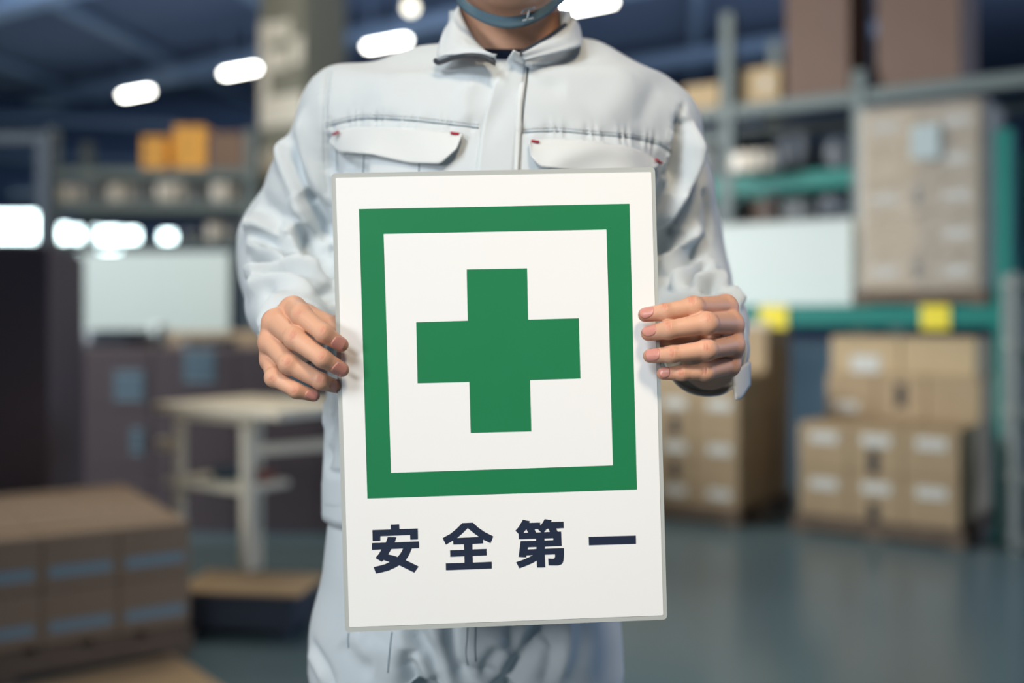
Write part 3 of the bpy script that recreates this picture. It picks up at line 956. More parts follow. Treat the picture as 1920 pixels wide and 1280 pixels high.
tube('buckle', [P(978, 26, 1.130), P(982, 20, 1.129), P(1003, 14, 1.132)], 0.0012, BUCKLE, strap)
tube('buckle', [P(992, 19, 1.129), P(988, 37, 1.129)], 0.0011, BUCKLE, strap)
tube('buckle', [P(980, 39, 1.129), P(1000, 34, 1.131)], 0.0012, BUCKLE, strap)

# ------------------------------------------------------------------ the sign
WHITE = material('white laminated print', rgb(243, 245, 245), 0.32, 0.4, 0, 1, 0.03, 60)
LAMI = material('clear laminate edge', rgb(184, 190, 187), 0.3, 0.5)
GREEN = material('green print', rgb(36, 128, 82), 0.34, 0.45, 0.05, 14, 0.05, 45)
INK = material('navy print', rgb(36, 47, 68), 0.45, 0.4)
s_tl, s_tr, s_bl = P(622, 325, 0.992), P(1228, 314, 1.007), P(648, 1184, 0.992)
s_o = s_tl
s_n = np.cross(s_tr - s_tl, s_bl - s_tl); s_n /= np.linalg.norm(s_n)
if s_n[1] > 0: s_n = -s_n
def on_sign(px, py, off=0.0):
    d = P(px, py, 1.0) - np.array([0, 0, CAMZ]); c = np.array([0, 0, CAMZ])
    t = ((s_o - c) @ s_n) / (d @ s_n)
    return c + d * t + s_n * off
sc_ = on_sign(936, 750)
sign = empty('safety_sign', tuple(sc_), 'white laminated sign with green cross, square green frame and dark lettering, held in both hands', 'sign')
def flat(name, loops, off, mat, parent, thick=0.0):
    pts = [[on_sign(x, y, off) for x, y in lp] for lp in loops]
    flat_v = [p for lp in pts for p in lp]
    tris = tessellate_polygon([[Vector(p) for p in lp] for lp in pts])
    V = list(flat_v); F = [tuple(t) for t in tris]
    if thick:
        n = len(flat_v); V += [p - s_n * thick for p in flat_v]
        F += [tuple(n + k for k in t[::-1]) for t in tris]
        o = 0
        for lp in pts:
            m = len(lp)
            F += [(o + k, o + (k + 1) % m, n + o + (k + 1) % m, n + o + k) for k in range(m)]
            o += m
    ob = mesh_obj(name, V, F, mat, parent)
    bm = bmesh.new(); bm.from_mesh(ob.data); bmesh.ops.recalc_face_normals(bm, faces=bm.faces)
    if not thick:
        for f in bm.faces:
            if f.normal @ Vector(s_n) < 0: f.normal_flip()
    bm.to_mesh(ob.data); bm.free()
    return ob
def rounded(c, r):
    c = [np.array(p, float) for p in c]; out = []
    for i in range(4):
        a, b, d = c[i - 1], c[i], c[(i + 1) % 4]
        p0 = b + (a - b) / np.linalg.norm(a - b) * r; p1 = b + (d - b) / np.linalg.norm(d - b) * r
        for t in np.linspace(0, 1, 7): out.append((1 - t) ** 2 * p0 + 2 * t * (1 - t) * b + t * t * p1)
    return out
flat('laminate', [rounded([(621, 325), (1228, 313), (1251, 1161), (647, 1185)], 9)], 0.0, LAMI, sign, 0.0022)
flat('board', [rounded([(629.5, 333.5), (1221, 322.5), (1243.5, 1153), (655, 1175.5)], 2)], 0.0004, WHITE, sign, 0.0003)
flat('frame_print', [[(673, 392), (1180, 382), (1194, 917), (689, 934)], [(733, 886), (1149, 872), (1137, 430), (719, 438)]], 0.0007, GREEN, sign)
flat('cross_print', [[(875, 505), (988, 503), (990, 599), (1085, 596.5), (1088, 709), (993.5, 712), (996, 808), (882.5, 811), (880, 715.5), (783, 718), (780.5, 604), (877, 601)]], 0.0007, GREEN, sign)
k1 = lambda L: [(680 + x / 7.385, 950 + y / 7.385) for x, y in L]
k2 = lambda L: [(940 + x / 6.857, 950 + y / 6.857) for x, y in L]
flat('lettering', [k1([(388, 243), (505, 238), (508, 304), (762, 295), (765, 446), (660, 450), (657, 385), (243, 402), (243, 464), (139, 468), (135, 318), (390, 309)])], 0.0008, INK, sign)
flat('lettering', [k1([(127, 497), (320, 491), (349, 413), (466, 418), (443, 487), (779, 473), (782, 566), (680, 570), (655, 632), (625, 688), (594, 733), (773, 820), (714, 905), (506, 803), (440, 840), (360, 875), (270, 900), (184, 918),
      (152, 827), (230, 812), (310, 789), (376, 760), (290, 731), (263, 754), (177, 704), (222, 650), (262, 584), (130, 591)]), k1([(352, 655), (420, 668), (485, 690), (520, 645), (545, 605), (558, 572), (395, 578)])], 0.0008, INK, sign)
flat('lettering', [k1([(1378, 221), (1525, 215), (1600, 283), (1690, 346), (1807, 404), (1769, 497), (1665, 447), (1668, 501), (1518, 509), (1519, 584), (1713, 578), (1716, 667), (1521, 675), (1525, 768), (1785, 756), (1786, 850),
      (1153, 873), (1151, 779), (1410, 771), (1408, 678), (1213, 687), (1210, 597), (1404, 590), (1401, 513), (1255, 517), (1253, 457), (1153, 519), (1107, 429), (1215, 369), (1300, 300)]), k1([(1304, 427), (1612, 413), (1535, 358), (1453, 288), (1380, 362)])], 0.0008, INK, sign)
flat('lettering', [k2([(276, 163), (364, 179), (356, 203), (498, 199), (499, 238), (530, 200), (556, 154), (645, 167), (637, 191), (797, 186), (800, 268), (704, 273), (722, 315), (767, 314), (773, 498), (556, 508), (557, 535), (803, 526),
      (803, 620), (798, 680), (785, 720), (760, 740), (720, 749), (606, 747), (601, 661), (665, 664), (684, 656), (690, 635), (690, 606), (557, 611), (563, 773), (457, 775), (454, 684), (400, 717), (320, 752), (231, 785),
      (189, 707), (280, 676), (350, 646), (408, 615), (322, 620), (320, 645), (221, 639), (247, 438), (446, 432), (444, 405), (224, 412), (222, 345), (180, 304), (225, 250)]),
      k2([(280, 331), (344, 328), (319, 282)]), k2([(442, 327), (508, 324), (466, 281), (425, 282)]), k2([(546, 322), (621, 319), (606, 276), (583, 277)]), k2([(554, 428), (668, 424), (667, 398), (553, 402)]), k2([(337, 543), (450, 538), (449, 510), (341, 515)])], 0.0008, INK, sign)
flat('lettering', [k2([(1121, 383), (1727, 366), (1730, 471), (1125, 490)])], 0.0008, INK, sign)
# ------------------------------------------------------------------ the hall: floor, walls, ceiling
FLOOR = material('polished concrete floor', rgb(94, 116, 124), 0.22, 0.5, 0.10, 1.3, 0.05, 6)
WALLM = material('slate wall cladding', rgb(84, 102, 128), 0.8, 0.3, 0.05, 2)
CEILM = material('dark roof deck', rgb(96, 108, 128), 0.85, 0.2, 0.10, 0.8)
STEEL = material('grey blue steel', rgb(120, 138, 156), 0.6, 0.4, 0.06, 3)
COLM = material('olive grey column', rgb(138, 140, 128), 0.7, 0.3, 0.05, 4)
PAINTW = material('white wall paint', rgb(236, 234, 222), 0.7, 0.3, 0.04, 6)
GLASS = emission('daylit window pane', (0.80, 1.0, 1.0, 1), 9.0)
LAMPE = emission('lit lamp tube', (1.0, 0.98, 0.88, 1), 22.0)
TAN = material('tan cardboard', rgb(176, 154, 124), 0.8, 0.2, 0.08, 7)
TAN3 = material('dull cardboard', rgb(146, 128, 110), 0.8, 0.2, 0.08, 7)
TAN2 = material('pale cardboard', rgb(198, 174, 138), 0.8, 0.2, 0.08, 7)
BROWN = material('brown cardboard', rgb(128, 108, 98), 0.8, 0.2, 0.08, 6)
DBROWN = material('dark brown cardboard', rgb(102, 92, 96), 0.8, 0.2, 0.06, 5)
TAPE = material('brown packing tape', rgb(150, 122, 86), 0.35, 0.5)
LABELW = material('white paper label', rgb(214, 214, 208), 0.7, 0.3)
LABELP = material('pale paper label', rgb(188, 202, 204), 0.7, 0.3)
LABELB = material('blue grey paper label', rgb(132, 158, 172), 0.7, 0.3)
LINE = material('label print', rgb(74, 96, 112), 0.7, 0.3)
SLOT = material('dark printed mark', rgb(62, 62, 64), 0.7, 0.3)
WOOD = material('pallet wood', rgb(116, 102, 90), 0.8, 0.2, 0.18, 14)
GREENR = material('teal rack paint', rgb(14, 124, 114), 0.45, 0.5, 0.05, 5)
GREYR = material('grey rack paint', rgb(112, 124, 124), 0.5, 0.5, 0.05, 5)
GREYR2 = material('pale grey shelf paint', rgb(150, 158, 156), 0.5, 0.5)
YELLOW = material('yellow placard', rgb(246, 226, 70), 0.6, 0.4)
CREAM = material('cream painted wood', rgb(244, 236, 214), 0.55, 0.4, 0.05, 10)
DARK = material('black plastic', rgb(54, 64, 82), 0.5, 0.5, 0.05, 5)
WHITEB2 = material('greenish white panel', rgb(196, 208, 204), 0.5, 0.4, 0.03, 2)
WHITEB = material('white panel', rgb(216, 226, 222), 0.5, 0.4, 0.02, 3)
ORANGE = material('orange box', rgb(250, 184, 84), 0.6, 0.4, 0.12, 5)
SLATE = material('slate blue panel', rgb(82, 108, 126), 0.6, 0.4, 0.05, 4)
BUNDLE = material('grey wrapped goods', rgb(104, 108, 108), 0.45, 0.5, 0.25, 12)
BUNDLE2 = material('dark wrapped goods', rgb(62, 70, 80), 0.4, 0.5, 0.2, 12)
SHINY = material('shiny film wrap', rgb(214, 206, 192), 0.12, 0.8, 0.1, 10, 0.8, 14)

def structure(o):
    o['kind'] = 'structure'
    return o

_boxes = {}
def box_data(sx, sy, sz, ch=0.004, mat=None):
    """a chamfered box, origin in the middle of its base; meshes are shared by size"""
    key = (round(sx, 4), round(sy, 4), round(sz, 4), ch, mat.name if mat else '')
    if key in _boxes: return _boxes[key]
    bm = bmesh.new()
    bmesh.ops.create_cube(bm, size=1.0)
    bmesh.ops.scale(bm, vec=(sx, sy, sz), verts=bm.verts)
    bmesh.ops.translate(bm, vec=(0, 0, sz / 2), verts=bm.verts)
    if ch:
        bmesh.ops.bevel(bm, geom=list(bm.edges), offset=min(ch, sx * .3, sy * .3, sz * .3), segments=1, affect='EDGES')
    me = bpy.data.meshes.new('box'); bm.to_mesh(me); bm.free()
    if mat: me.materials.append(mat)
    _boxes[key] = me
    return me
def put(name, me, loc, rz=0.0, parent=None, rot=None):
    o = bpy.data.objects.new(name, me)
    COL.objects.link(o)
    o.location = tuple(loc)
    o.rotation_euler = rot if rot else (0, 0, rz)
    if parent: o.parent = parent
    return o
def bar(name, a, b, w, h, mat, parent=None, up=(0, 0, 1)):
    """a square bar from a to b (local coordinates of its parent)"""
    a, b = Vector(a), Vector(b); d = b - a
    me = box_data(w, h, d.length, 0.003, mat)
    o = put(name, me, a, parent=parent)
    o.rotation_euler = d.to_track_quat('Z', 'Y').to_euler() if abs(d.normalized().z) < 0.999 else (0, 0, 0)
    return o

structure(put('floor', box_data(30, 36, 0.2, 0, FLOOR), (0, 12, -0.2)))
HT = 5.6
structure(put('ceiling', box_data(30, 36, 0.2, 0, CEILM), (0, 12, HT)))
structure(put('wall_back', box_data(30, 0.3, HT, 0, WALLM), (0, 22.3, 0)))
structure(put('wall_left', box_data(0.3, 24, HT, 0, WALLM), (-13, 10.0, 0)))
structure(put('wall_right', box_data(0.3, 24, HT, 0, WALLM), (11, 10.0, 0)))
# roof steel: girders across the hall and purlins along it
dirv = Vector((0.825, -0.565, 0))
for i, k in enumerate((-1.6, 1.6, 4.8)):
    c = Vector((-2.0, 13.5 + k * 1.5, HT - 0.3))
    structure(bar('ceiling_beam', c - dirv * 9, c + dirv * 9, 0.30, 0.22, STEEL))
for i, x in enumerate((-9.5, -6.5, -3.6, 2.5, 5.5)):
    structure(bar('ceiling_beam', (x - 1.0, 8, HT - 0.12), (x + 1.2, 22, HT - 0.12), 0.14, 0.12, STEEL))
for j, (a, b) in enumerate((((-11.5, 20.5, 5.0), (-6.4, 20.5, 4.75)), ((-11.8, 21.5, 4.4), (-3.9, 21.5, 4.0)), ((-10, 21.3, 3.6), (-4.5, 21.3, 3.45)), ((2.2, 19, 4.6), (9.0, 16, 4.7)))):
    structure(bar('ceiling_beam', a, b, 0.16, 0.12, STEEL))
# daylit windows of the far wall
for i, (x0, x1, y0, y1) in enumerate(((-30, 74, 400, 450), (100, 131, 424, 460), (138, 182, 428, 466), (188, 226, 430, 470), (231, 260, 432, 464), (303, 327, 436, 456))):
    yy = 22.1
    a, b = P(x0, y1, yy), P(x1, y0, yy)
    w, h = b[0] - a[0], b[2] - a[2]
    fr = structure(put('window_%d' % (i + 1), None, ((a[0] + b[0]) / 2, yy, a[2])))
    put('pane', box_data(w, 0.02, h, 0, GLASS), (0, 0, 0), parent=fr)
    for nm, ww, hh, lx, lz in (('frame_head', w + .12, .06, 0, h), ('frame_sill', w + .12, .06, 0, -.06), ('frame_side', .06, h, -w / 2 - .03, 0), ('frame_side', .06, h, w / 2 + .03, 0)):
        put(nm, box_data(ww, 0.08, hh, 0, STEEL), (lx, 0, lz), parent=fr)
# painted column
YC = math.radians(-34)
cx, cy = -1.76 + 0.265 * (math.sin(YC) * -1) * 0 , 9.0
colc = Vector((-1.76, 9.0, 0)) + Vector((-math.cos(YC), -math.sin(YC), 0)) * 0.265 + Vector((-math.sin(YC), math.cos(YC), 0)) * 0.265
column_o = structure(put('column', box_data(0.53, 0.53, HT, 0.01, COLM), colc, YC))
def on_column(px0, px1, py0, py1, name):
    # a painted patch on the column's left-front face (its local -y side)
    c = Vector((0, 0, CAMZ)); n = Vector((math.sin(YC), -math.cos(YC), 0)); o = colc + n * 0.265
    def hit(px, py):
        d = Vector(P(px, py, 1.0)) - c
        t = (o - c).dot(n) / d.dot(n)
        w = c + d * t - colc
        return w.dot(Vector((math.cos(YC), math.sin(YC), 0))), w.z
    (x0, z1), (x1, z0) = hit(px0, py0), hit(px1, py1)
    x0, x1 = max(x0, -0.262), min(x1, 0.262)
    p = put(name, box_data(x1 - x0, 0.004, z1 - z0, 0, PAINTW), ((x0 + x1) / 2, -0.266, z0), parent=column_o)
for r in ((478, 504, 44, 182), (504, 544, 44, 72), (504, 540, 96, 128), (547, 568, 72, 118)): on_column(*r, 'painted_letter')
on_column(455, 575, 190, 228, 'painted_band'); on_column(455, 575, 288, 320, 'painted_band'); on_column(455, 480, 350, 425, 'painted_band')

# ------------------------------------------------------------------ lamps
row = [(255, 172), (450, 130), (725, 78), (1095, 8)]
names = ['lit tube lamp of the ceiling row, farthest left and smallest', 'lit tube lamp of the ceiling row, just left of the grey column', 'lit tube lamp of the ceiling row, above the person\'s shoulder', 'lit tube lamp of the ceiling row, nearest and beside the person\'s neck']
def lamp(loc, label, length, yaw, mat=LAMPE, name='ceiling_lamp', rise=0.25, group='tube lamps of the ceiling row'):
    t = empty(name, loc, label, 'lamp', group, yaw)
    put('tube', box_data(length, 0.10, 0.05, 0.02, mat), (0, 0, -0.05), parent=t)
    put('housing', box_data(length + 0.08, 0.16, 0.05, 0.01, STEEL), (0, 0, 0.0), parent=t)
    for s in (-1, 1):
        put('hanger', box_data(0.02, 0.02, HT - loc[2] - 0.05, 0, STEEL), (s * length * 0.4, 0, 0.05), parent=t)
    return t
for (px, py), nm in zip(row, names):
    yy = 3.8 * FPX / (HOR - py)
    lamp(tuple(P(px, py, yy)), nm, 0.72 if px < 1000 else 0.8, math.atan2(-0.565, 0.825))
EMW = emission('small warm lamp', (1.0, 0.93, 0.72, 1), 4.0)
t = empty('ceiling_lamp', tuple(P(770, 14, 13.0)), 'small round warm lamp hanging above the ceiling row', 'lamp')
bm = bmesh.new(); bmesh.ops.create_uvsphere(bm, u_segments=16, v_segments=10, radius=0.075)
me = bpy.data.meshes.new('bulb'); bm.to_mesh(me); bm.free(); me.materials.append(EMW)
put('bulb', me, (0, 0, 0), parent=t)
put('hanger', box_data(0.02, 0.02, HT - P(770, 14, 13.0)[2] - 0.06, 0, STEEL), (0, 0, 0.06), parent=t)

# ------------------------------------------------------------------ cartons, pallets
class Frame:
    """a place with its own axes: x along its front, y backwards"""
    def __init__(s, x, y, yaw): s.o = Vector((x, y, 0)); s.yaw = yaw; s.u = Vector((math.cos(yaw), math.sin(yaw), 0)); s.v = Vector((-math.sin(yaw), math.cos(yaw), 0))
    def __call__(s, a, b, z=0.0): return s.o + s.u * a + s.v * b + Vector((0, 0, z))

def carton(loc, size, yaw, label, mat=TAN, group=None, marks=(), tape=True, name='carton', cat='box'):
    """a closed carton: body with its top flaps parted by tape; marks are (part name, x, z, w, h, material) on the front"""
    sx, sy, sz = size
    o = put(name, box_data(sx, sy, sz, 0.006, mat), loc, yaw)
    tag(o, label, cat, group)
    if tape:
        put('tape', box_data(sx * 0.998, 0.05, 0.002, 0, TAPE), (0, 0, sz - 0.0008), parent=o)
        put('flap_seam', box_data(sx * 0.9, 0.003, 0.0035, 0, SLOT), (0, 0, sz - 0.001), parent=o)
    for nm, x, z, w, h, m in marks:
        l = put(nm, box_data(w, 0.003, h, 0, m), (x, -sy / 2 - 0.001, z - h / 2), parent=o)
        if nm == 'striped_label':
            for k in range(3):
                put('printed_line', box_data(w * 0.96, 0.002, h * 0.10, 0, LINE), (0, -0.0022, h * (0.2 + 0.27 * k)), parent=l)
    return o

def pallet(F, w, d, h, label, z=0.0, mat=WOOD, name='pallet'):
    t = empty(name, tuple(F(w / 2, d / 2, z)), label, 'pallet', None, F.yaw)
    n = 7; bw = w / n * 0.78; th = h * 0.17
    for i in range(n):
        put('deck_board', box_data(bw, d, th, 0.002, mat), ((i + 0.5) * w / n - w / 2, 0, h - th), parent=t)
    for j in range(3):
        put('stringer', box_data(w, 0.07, h - 2 * th, 0.003, mat), (0, (j - 1) * (d / 2 - 0.036), th), parent=t)
    for j in range(3):
        put('bottom_board', box_data(0.09, d, th, 0.002, mat), ((j - 1) * (w / 2 - 0.046), 0, 0), parent=t)
    return t

YR = math.radians(-34.3)
COLN = ['left', 'middle', 'right']
# pallet of cartons on the floor, right: two full rows, two set-back rows
FR1 = Frame(1.435, 5.48, YR)
pallet(FR1, 0.84, 0.84, 0.085, 'wooden pallet on the floor under the stepped carton stack')
cw, cd, chh = 0.258, 0.38, 0.235
mk = [('label', 0.0, 0.165, 0.14, 0.055, LABELW)]
for r in range(2):
    for c in range(3):
        ms = list(mk)
        if c == 1: ms.append(('dark_mark', -0.012, 0.03, 0.05, 0.12, SLOT)) if r == 0 else ms.append(('dark_mark', -0.012, 0.06, 0.05, 0.12, SLOT))
        carton(FR1(0.03 + cw * 1.01 * (c + .5), 0.02 + cd / 2, 0.085 + r * chh), (cw, cd, chh - 0.001), YR, 'tan carton in the %s row of the stepped floor stack, %s of the front three' % (['bottom', 'second'][r], COLN[c]), TAN, 'cartons of the stepped floor stack', ms)
        carton(FR1(0.03 + cw * 1.01 * (c + .5), 0.03 + cd * 1.5, 0.085 + r * chh), (cw, cd, chh - 0.001), YR, 'tan carton at the back of the stepped floor stack, %s row, %s of three' % (['bottom', 'second'][r], COLN[c]), TAN, 'cartons of the stepped floor stack')
for c in range(3):
    ms = [('label', -0.02, 0.06, 0.12, 0.05, LABELW)] if c == 0 else ([('dark_mark', 0.0, 0.13, 0.05, 0.12, SLOT)] if c == 1 else [])
    carton(FR1(0.05 + cw * 1.01 * (c + .5), 0.03 + cd * 1.5, 0.085 + 2 * chh), (cw, cd, chh - 0.001), YR, 'tan carton in the third, set-back row of the stepped floor stack, %s of three' % COLN[c], TAN, 'cartons of the stepped floor stack', ms)
for c in range(2):
    ms = [('label', 0.0, 0.055, 0.15, 0.09, LABELW)] if c == 0 else []
    carton(FR1(0.07 + 0.37 * (c + .5), 0.03 + cd * 1.5, 0.085 + 3 * chh), (0.365, cd * .96, 0.20), YR, 'wide tan carton on the very top of the stepped floor stack, %s one' % ('left' if c == 0 else 'right'), TAN2, 'cartons of the stepped floor stack', ms)
# pallet of cartons beside the sign's right edge
FR2 = Frame(1.18 - 0.826 * 1.05, 5.53 + 0.563 * 1.05, YR)
pallet(FR2, 1.05, 0.84, 0.085, 'wooden pallet on the floor under the carton stack behind the cuff')
for r in range(3):
    for c in range(4):
        ms = [('label', 0.02, 0.075, 0.13, 0.055, LABELW)]
        if c == 2 and r < 2: ms.append(('dark_mark', 0.02, 0.185, 0.05, 0.10, SLOT))
        carton(FR2(0.01 + 0.257 * (c + .5), 0.02 + cd / 2, 0.085 + r * chh), (0.255, cd, chh - 0.001), YR, 'tan carton of the stack behind the cuff, %s row, %s column' % (['bottom', 'middle', 'top'][r], ['far left', 'second', 'third', 'right'][c]), TAN, 'cartons of the stack behind the cuff', ms)
        if c == 3:
            carton(FR2(0.01 + 0.257 * (c + .5), 0.03 + cd * 1.5, 0.085 + r * chh), (0.255, cd, chh - 0.001), YR, 'tan carton at the back of the stack behind the cuff, %s row' % ['bottom', 'middle', 'top'][r], TAN, 'cartons of the stack behind the cuff')
carton(FR2(0.88, 0.03 + cd * 1.45, 0.085 + 3 * chh), (0.33, 0.36, 0.24), YR, 'tan carton set on top of the stack behind the cuff', TAN)
carton(FR2(0.90, 0.03 + cd * 1.45, 0.085 + 3 * chh + 0.241), (0.30, 0.30, 0.035), YR, 'flat pale blue wrapped packet on the topmost carton by the hand', SHINY, tape=False, name='packet', cat='packet')

# ------------------------------------------------------------------ racks on the right
UR = (-0.83, 0.56)
YQ = math.atan2(0.56, -0.83)          # local x runs from the near right post to the far left
def rack(name, org, label, posts, beams, mat_post, top, depth=0.9, mat_b=None):
    t = empty(name, (org[0], org[1], 0), label, 'rack', None, YQ)
    for x, h, m in posts:
        for yv in (0, -depth):
            put('upright', box_data(0.085, 0.07, h, 0.006, m), (x, yv, 0), parent=t)
            put('foot_plate', box_data(0.14, 0.12, 0.012, 0.002, m), (x, yv, 0), parent=t)
        for k in range(3):
            z0 = 0.25 + k * 0.75
            if z0 + 0.6 < h:
                bar('brace', (x, -0.04, z0), (x, -depth + 0.04, z0 + 0.6), 0.03, 0.03, m, t)
    for x0, x1, z, hh, m in beams:
        for yv in (0, -depth):
            put('beam', box_data(x1 - x0, 0.05, hh, 0.006, m), ((x0 + x1) / 2, yv, z - hh / 2), parent=t)
    return t
# local y is to the right-front of the rack here, so things behind the front plane have negative y
R1 = rack('pallet_rack', (2.43, 5.26), 'teal pallet rack with yellow placards on its beam, right of the person', [(0.0, 2.02, GREENR), (2.75, 2.02, GREENR)], [(0.04, 2.71, 1.10, 0.11, GREENR)], GREENR, 2.1)
RO = Vector((2.43, 5.26, 0)); RU = Vector((-0.83, 0.56, 0)).normalized(); RV = Vector((0.56, 0.83, 0)).normalized()
def RP(t, v, z): return RO + RU * t + RV * v + Vector((0, 0, z))
for t0, t1 in ((1.09, 1.25), (0.25, 0.39)):
    put('placard', box_data(t1 - t0, 0.006, 0.125, 0.002, YELLOW), ((t0 + t1) / 2, 0.03, 1.03), parent=R1)
R2 = rack('pallet_rack', tuple((RO + RV * 1.1)[:2]), 'grey storage rack behind the teal one, stacked with mixed goods', [(-0.15, 2.5, GREYR), (1.02, 2.65, GREYR), (1.90, 3.15, GREYR), (2.95, 2.5, GREYR)],
          [(-0.10, 2.90, 2.48, 0.09, GREYR), (1.06, 2.90, 1.98, 0.12, GREENR), (1.06, 2.90, 1.70, 0.06, GREYR)], GREYR, 2.5)
QO = RO + RV * 1.1
def QP(t, v, z): return QO + RU * t + RV * v + Vector((0, 0, z))
YB = math.atan2(-0.56, 0.83)           # goods face the hall
# stretch-wrapped load on the teal beam
FU = Frame(*RP(0.735, -0.03, 0)[:2], YB)
pallet(FU, 0.66, 0.70, 0.075, 'wooden pallet on the teal beam under the wrapped load', 1.155)
for r in range(5):
    for c in range(2):
        ms = [('label', 0.03 * (1 if c else -1), 0.10, 0.13, 0.05, LABELW)] if (r + c) % 2 == 0 or c else []
        if c == 0 and r in (0, 2): ms.append(('dark_mark', 0.13, 0.11, 0.035, 0.10, SLOT))
        carton(FU(0.035 + 0.295 * (c + .5), 0.30, 1.231 + r * 0.19), (0.293, 0.50, 0.188), YB, 'carton of the film-wrapped load on the teal beam, %s layer, %s' % (['bottom', 'second', 'middle', 'fourth', 'top'][r], ['left', 'right'][c]), TAN2 if c == 0 else TAN, 'cartons of the film-wrapped load', ms)
FILM = bpy.data.materials.new('clear stretch film'); FILM.use_nodes = True
nt = FILM.node_tree; pb = nt.nodes['Principled BSDF']; pb.inputs['Roughness'].default_value = 0.16; pb.inputs['Base Color'].default_value = (0.9, 0.9, 0.88, 1)
tr = nt.nodes.new('ShaderNodeBsdfTransparent'); mxs = nt.nodes.new('ShaderNodeMixShader'); mxs.inputs[0].default_value = 0.33
tc = nt.nodes.new('ShaderNodeTexCoord'); mp = nt.nodes.new('ShaderNodeMapping'); mp.inputs['Scale'].default_value = (4, 4, 22); nz = nt.nodes.new('ShaderNodeTexNoise'); nz.inputs['Scale'].default_value = 2.2; nz.inputs['Detail'].default_value = 3
bp = nt.nodes.new('ShaderNodeBump'); bp.inputs['Strength'].default_value = 1.0; bp.inputs['Distance'].default_value = 0.05
nt.links.new(tc.outputs['Object'], mp.inputs['Vector']); nt.links.new(mp.outputs['Vector'], nz.inputs['Vector']); nt.links.new(nz.outputs['Fac'], bp.inputs['Height']); nt.links.new(bp.outputs['Normal'], pb.inputs['Normal'])
nt.links.new(tr.outputs[0], mxs.inputs[1]); nt.links.new(pb.outputs[0], mxs.inputs[2]); nt.links.new(mxs.outputs[0], nt.nodes['Material Output'].inputs['Surface'])
def film_wrap(F, x0, x1, y0, y1, z0, z1, label):
    V, Fc = [], []; m, nz_ = 48, 22
    for k in range(nz_):
        z = z0 + (z1 - z0) * k / (nz_ - 1)
        for i in range(m):
            s = i / m * 4; q = int(s); f = s - q
            c = [(x0, y0), (x1, y0), (x1, y1), (x0, y1)]; a, b = c[q], c[(q + 1) % 4]
            x, y = a[0] + (b[0] - a[0]) * f, a[1] + (b[1] - a[1]) * f
            w = 0.004 * math.sin(z * 70 + i * 1.7) + 0.003 * math.sin(i * 2.9 + z * 31)
            cx, cy = (x0 + x1) / 2, (y0 + y1) / 2
            l = math.hypot(x - cx, y - cy)
            V.append(F(x + (x - cx) / l * w, y + (y - cy) / l * w, z))
    for k in range(nz_ - 1):
        for i in range(m):
            Fc.append((k * m + i, k * m + (i + 1) % m, (k + 1) * m + (i + 1) % m, (k + 1) * m + i))
    Fc.append(tuple((nz_ - 1) * m + i for i in range(m)))
    o = mesh_obj('stretch_film', V, Fc, FILM, None, True)
    return tag(o, label, 'film')
fo = film_wrap(FU, 0.015, 0.645, 0.03, 0.57, 1.236, 2.20, 'clear shiny stretch film round the carton load on the teal beam')
lb = mesh_obj('label', [FU(0.29, 0.020, 1.91), FU(0.43, 0.020, 1.90), FU(0.43, 0.020, 2.08), FU(0.29, 0.020, 2.08), FU(0.29, 0.024, 1.91), FU(0.43, 0.024, 1.90), FU(0.43, 0.024, 2.08), FU(0.29, 0.024, 2.08)],
              [(0, 1, 2, 3), (7, 6, 5, 4), (0, 4, 5, 1), (1, 5, 6, 2), (2, 6, 7, 3), (3, 7, 4, 0)], LABELP, fo)
# white block on the beam
wbk = carton(RP(1.17, 0.30, 1.155), (0.82, 0.50, 0.47), YB, 'large white block on the teal beam beside the person\'s sleeve', WHITEB, tape=False, name='foam_block', cat='block')
put('edge_strip', box_data(0.82, 0.006, 0.012, 0, LABELW), (0, -0.252, 0.458), parent=wbk)
# cartons on the top beam
def goods(t0, t1, z, h, label, mat, name='carton', cat='box', depth=0.5, marks=(), tape=False, v=0.30):
    return carton(QP((t0 + t1) / 2, v, z), (t1 - t0, depth, h), YB, label, mat, None, marks, tape, name, cat)
goods(1.10, 1.52, 2.525, 0.85, 'tall brown carton on the top rack beam, left one of two', BROWN, tape=True)
goods(0.43, 0.93, 2.525, 0.85, 'tall brown carton on the top rack beam, right one of two', BROWN, tape=True)
goods(1.99, 2.26, 2.525, 0.18, 'low pale carton on the top beam beside the sleeve shoulder', TAN2)
goods(1.56, 1.86, 2.525, 0.24, 'pale carton on the top beam left of the brown cartons', TAN2, marks=[('label', 0.05, 0.13, 0.06, 0.06, LABELW)])
def bundle(c, size, label, mat, name='bundle', cat='bundle', yaw=YB, seed=0):
    """wrapped goods: a soft lump with creases and a strap"""
    bm = bmesh.new(); bmesh.ops.create_cube(bm, size=1.0)
    bmesh.ops.subdivide_edges(bm, edges=list(bm.edges), cuts=4, use_grid_fill=True)
    r = np.random.default_rng(seed)
    for v in bm.verts:
        p = np.array(v.co); l = np.linalg.norm(p) + 1e-6
        p = p * (0.86 + 0.14 * 0.5 / max(np.abs(p).max(), 1e-3)) if False else p * (1 - 0.18 * max(0, l - 0.5))
        p = p + r.normal(0, 0.018, 3)
        p[2] = max(p[2] + 0.5, 0.0)
        v.co = p * np.array(size)
    me = bpy.data.meshes.new(name); bm.to_mesh(me); bm.free(); me.materials.append(mat)
    me.polygons.foreach_set('use_smooth', np.ones(len(me.polygons), dtype=bool))
    o = put(name, me, c, yaw); tag(o, label, cat)
    put('strap', box_data(0.02, size[1] * 1.0, size[2] * 0.95, 0, BUNDLE2), (size[0] * 0.22, -0.004, 0), parent=o)
    return o
bundle(QP(2.12, 0.3, 2.042), (0.24, 0.4, 0.26), 'grey wrapped bundle on the upper teal beam nearest the shoulder', BUNDLE, seed=1)
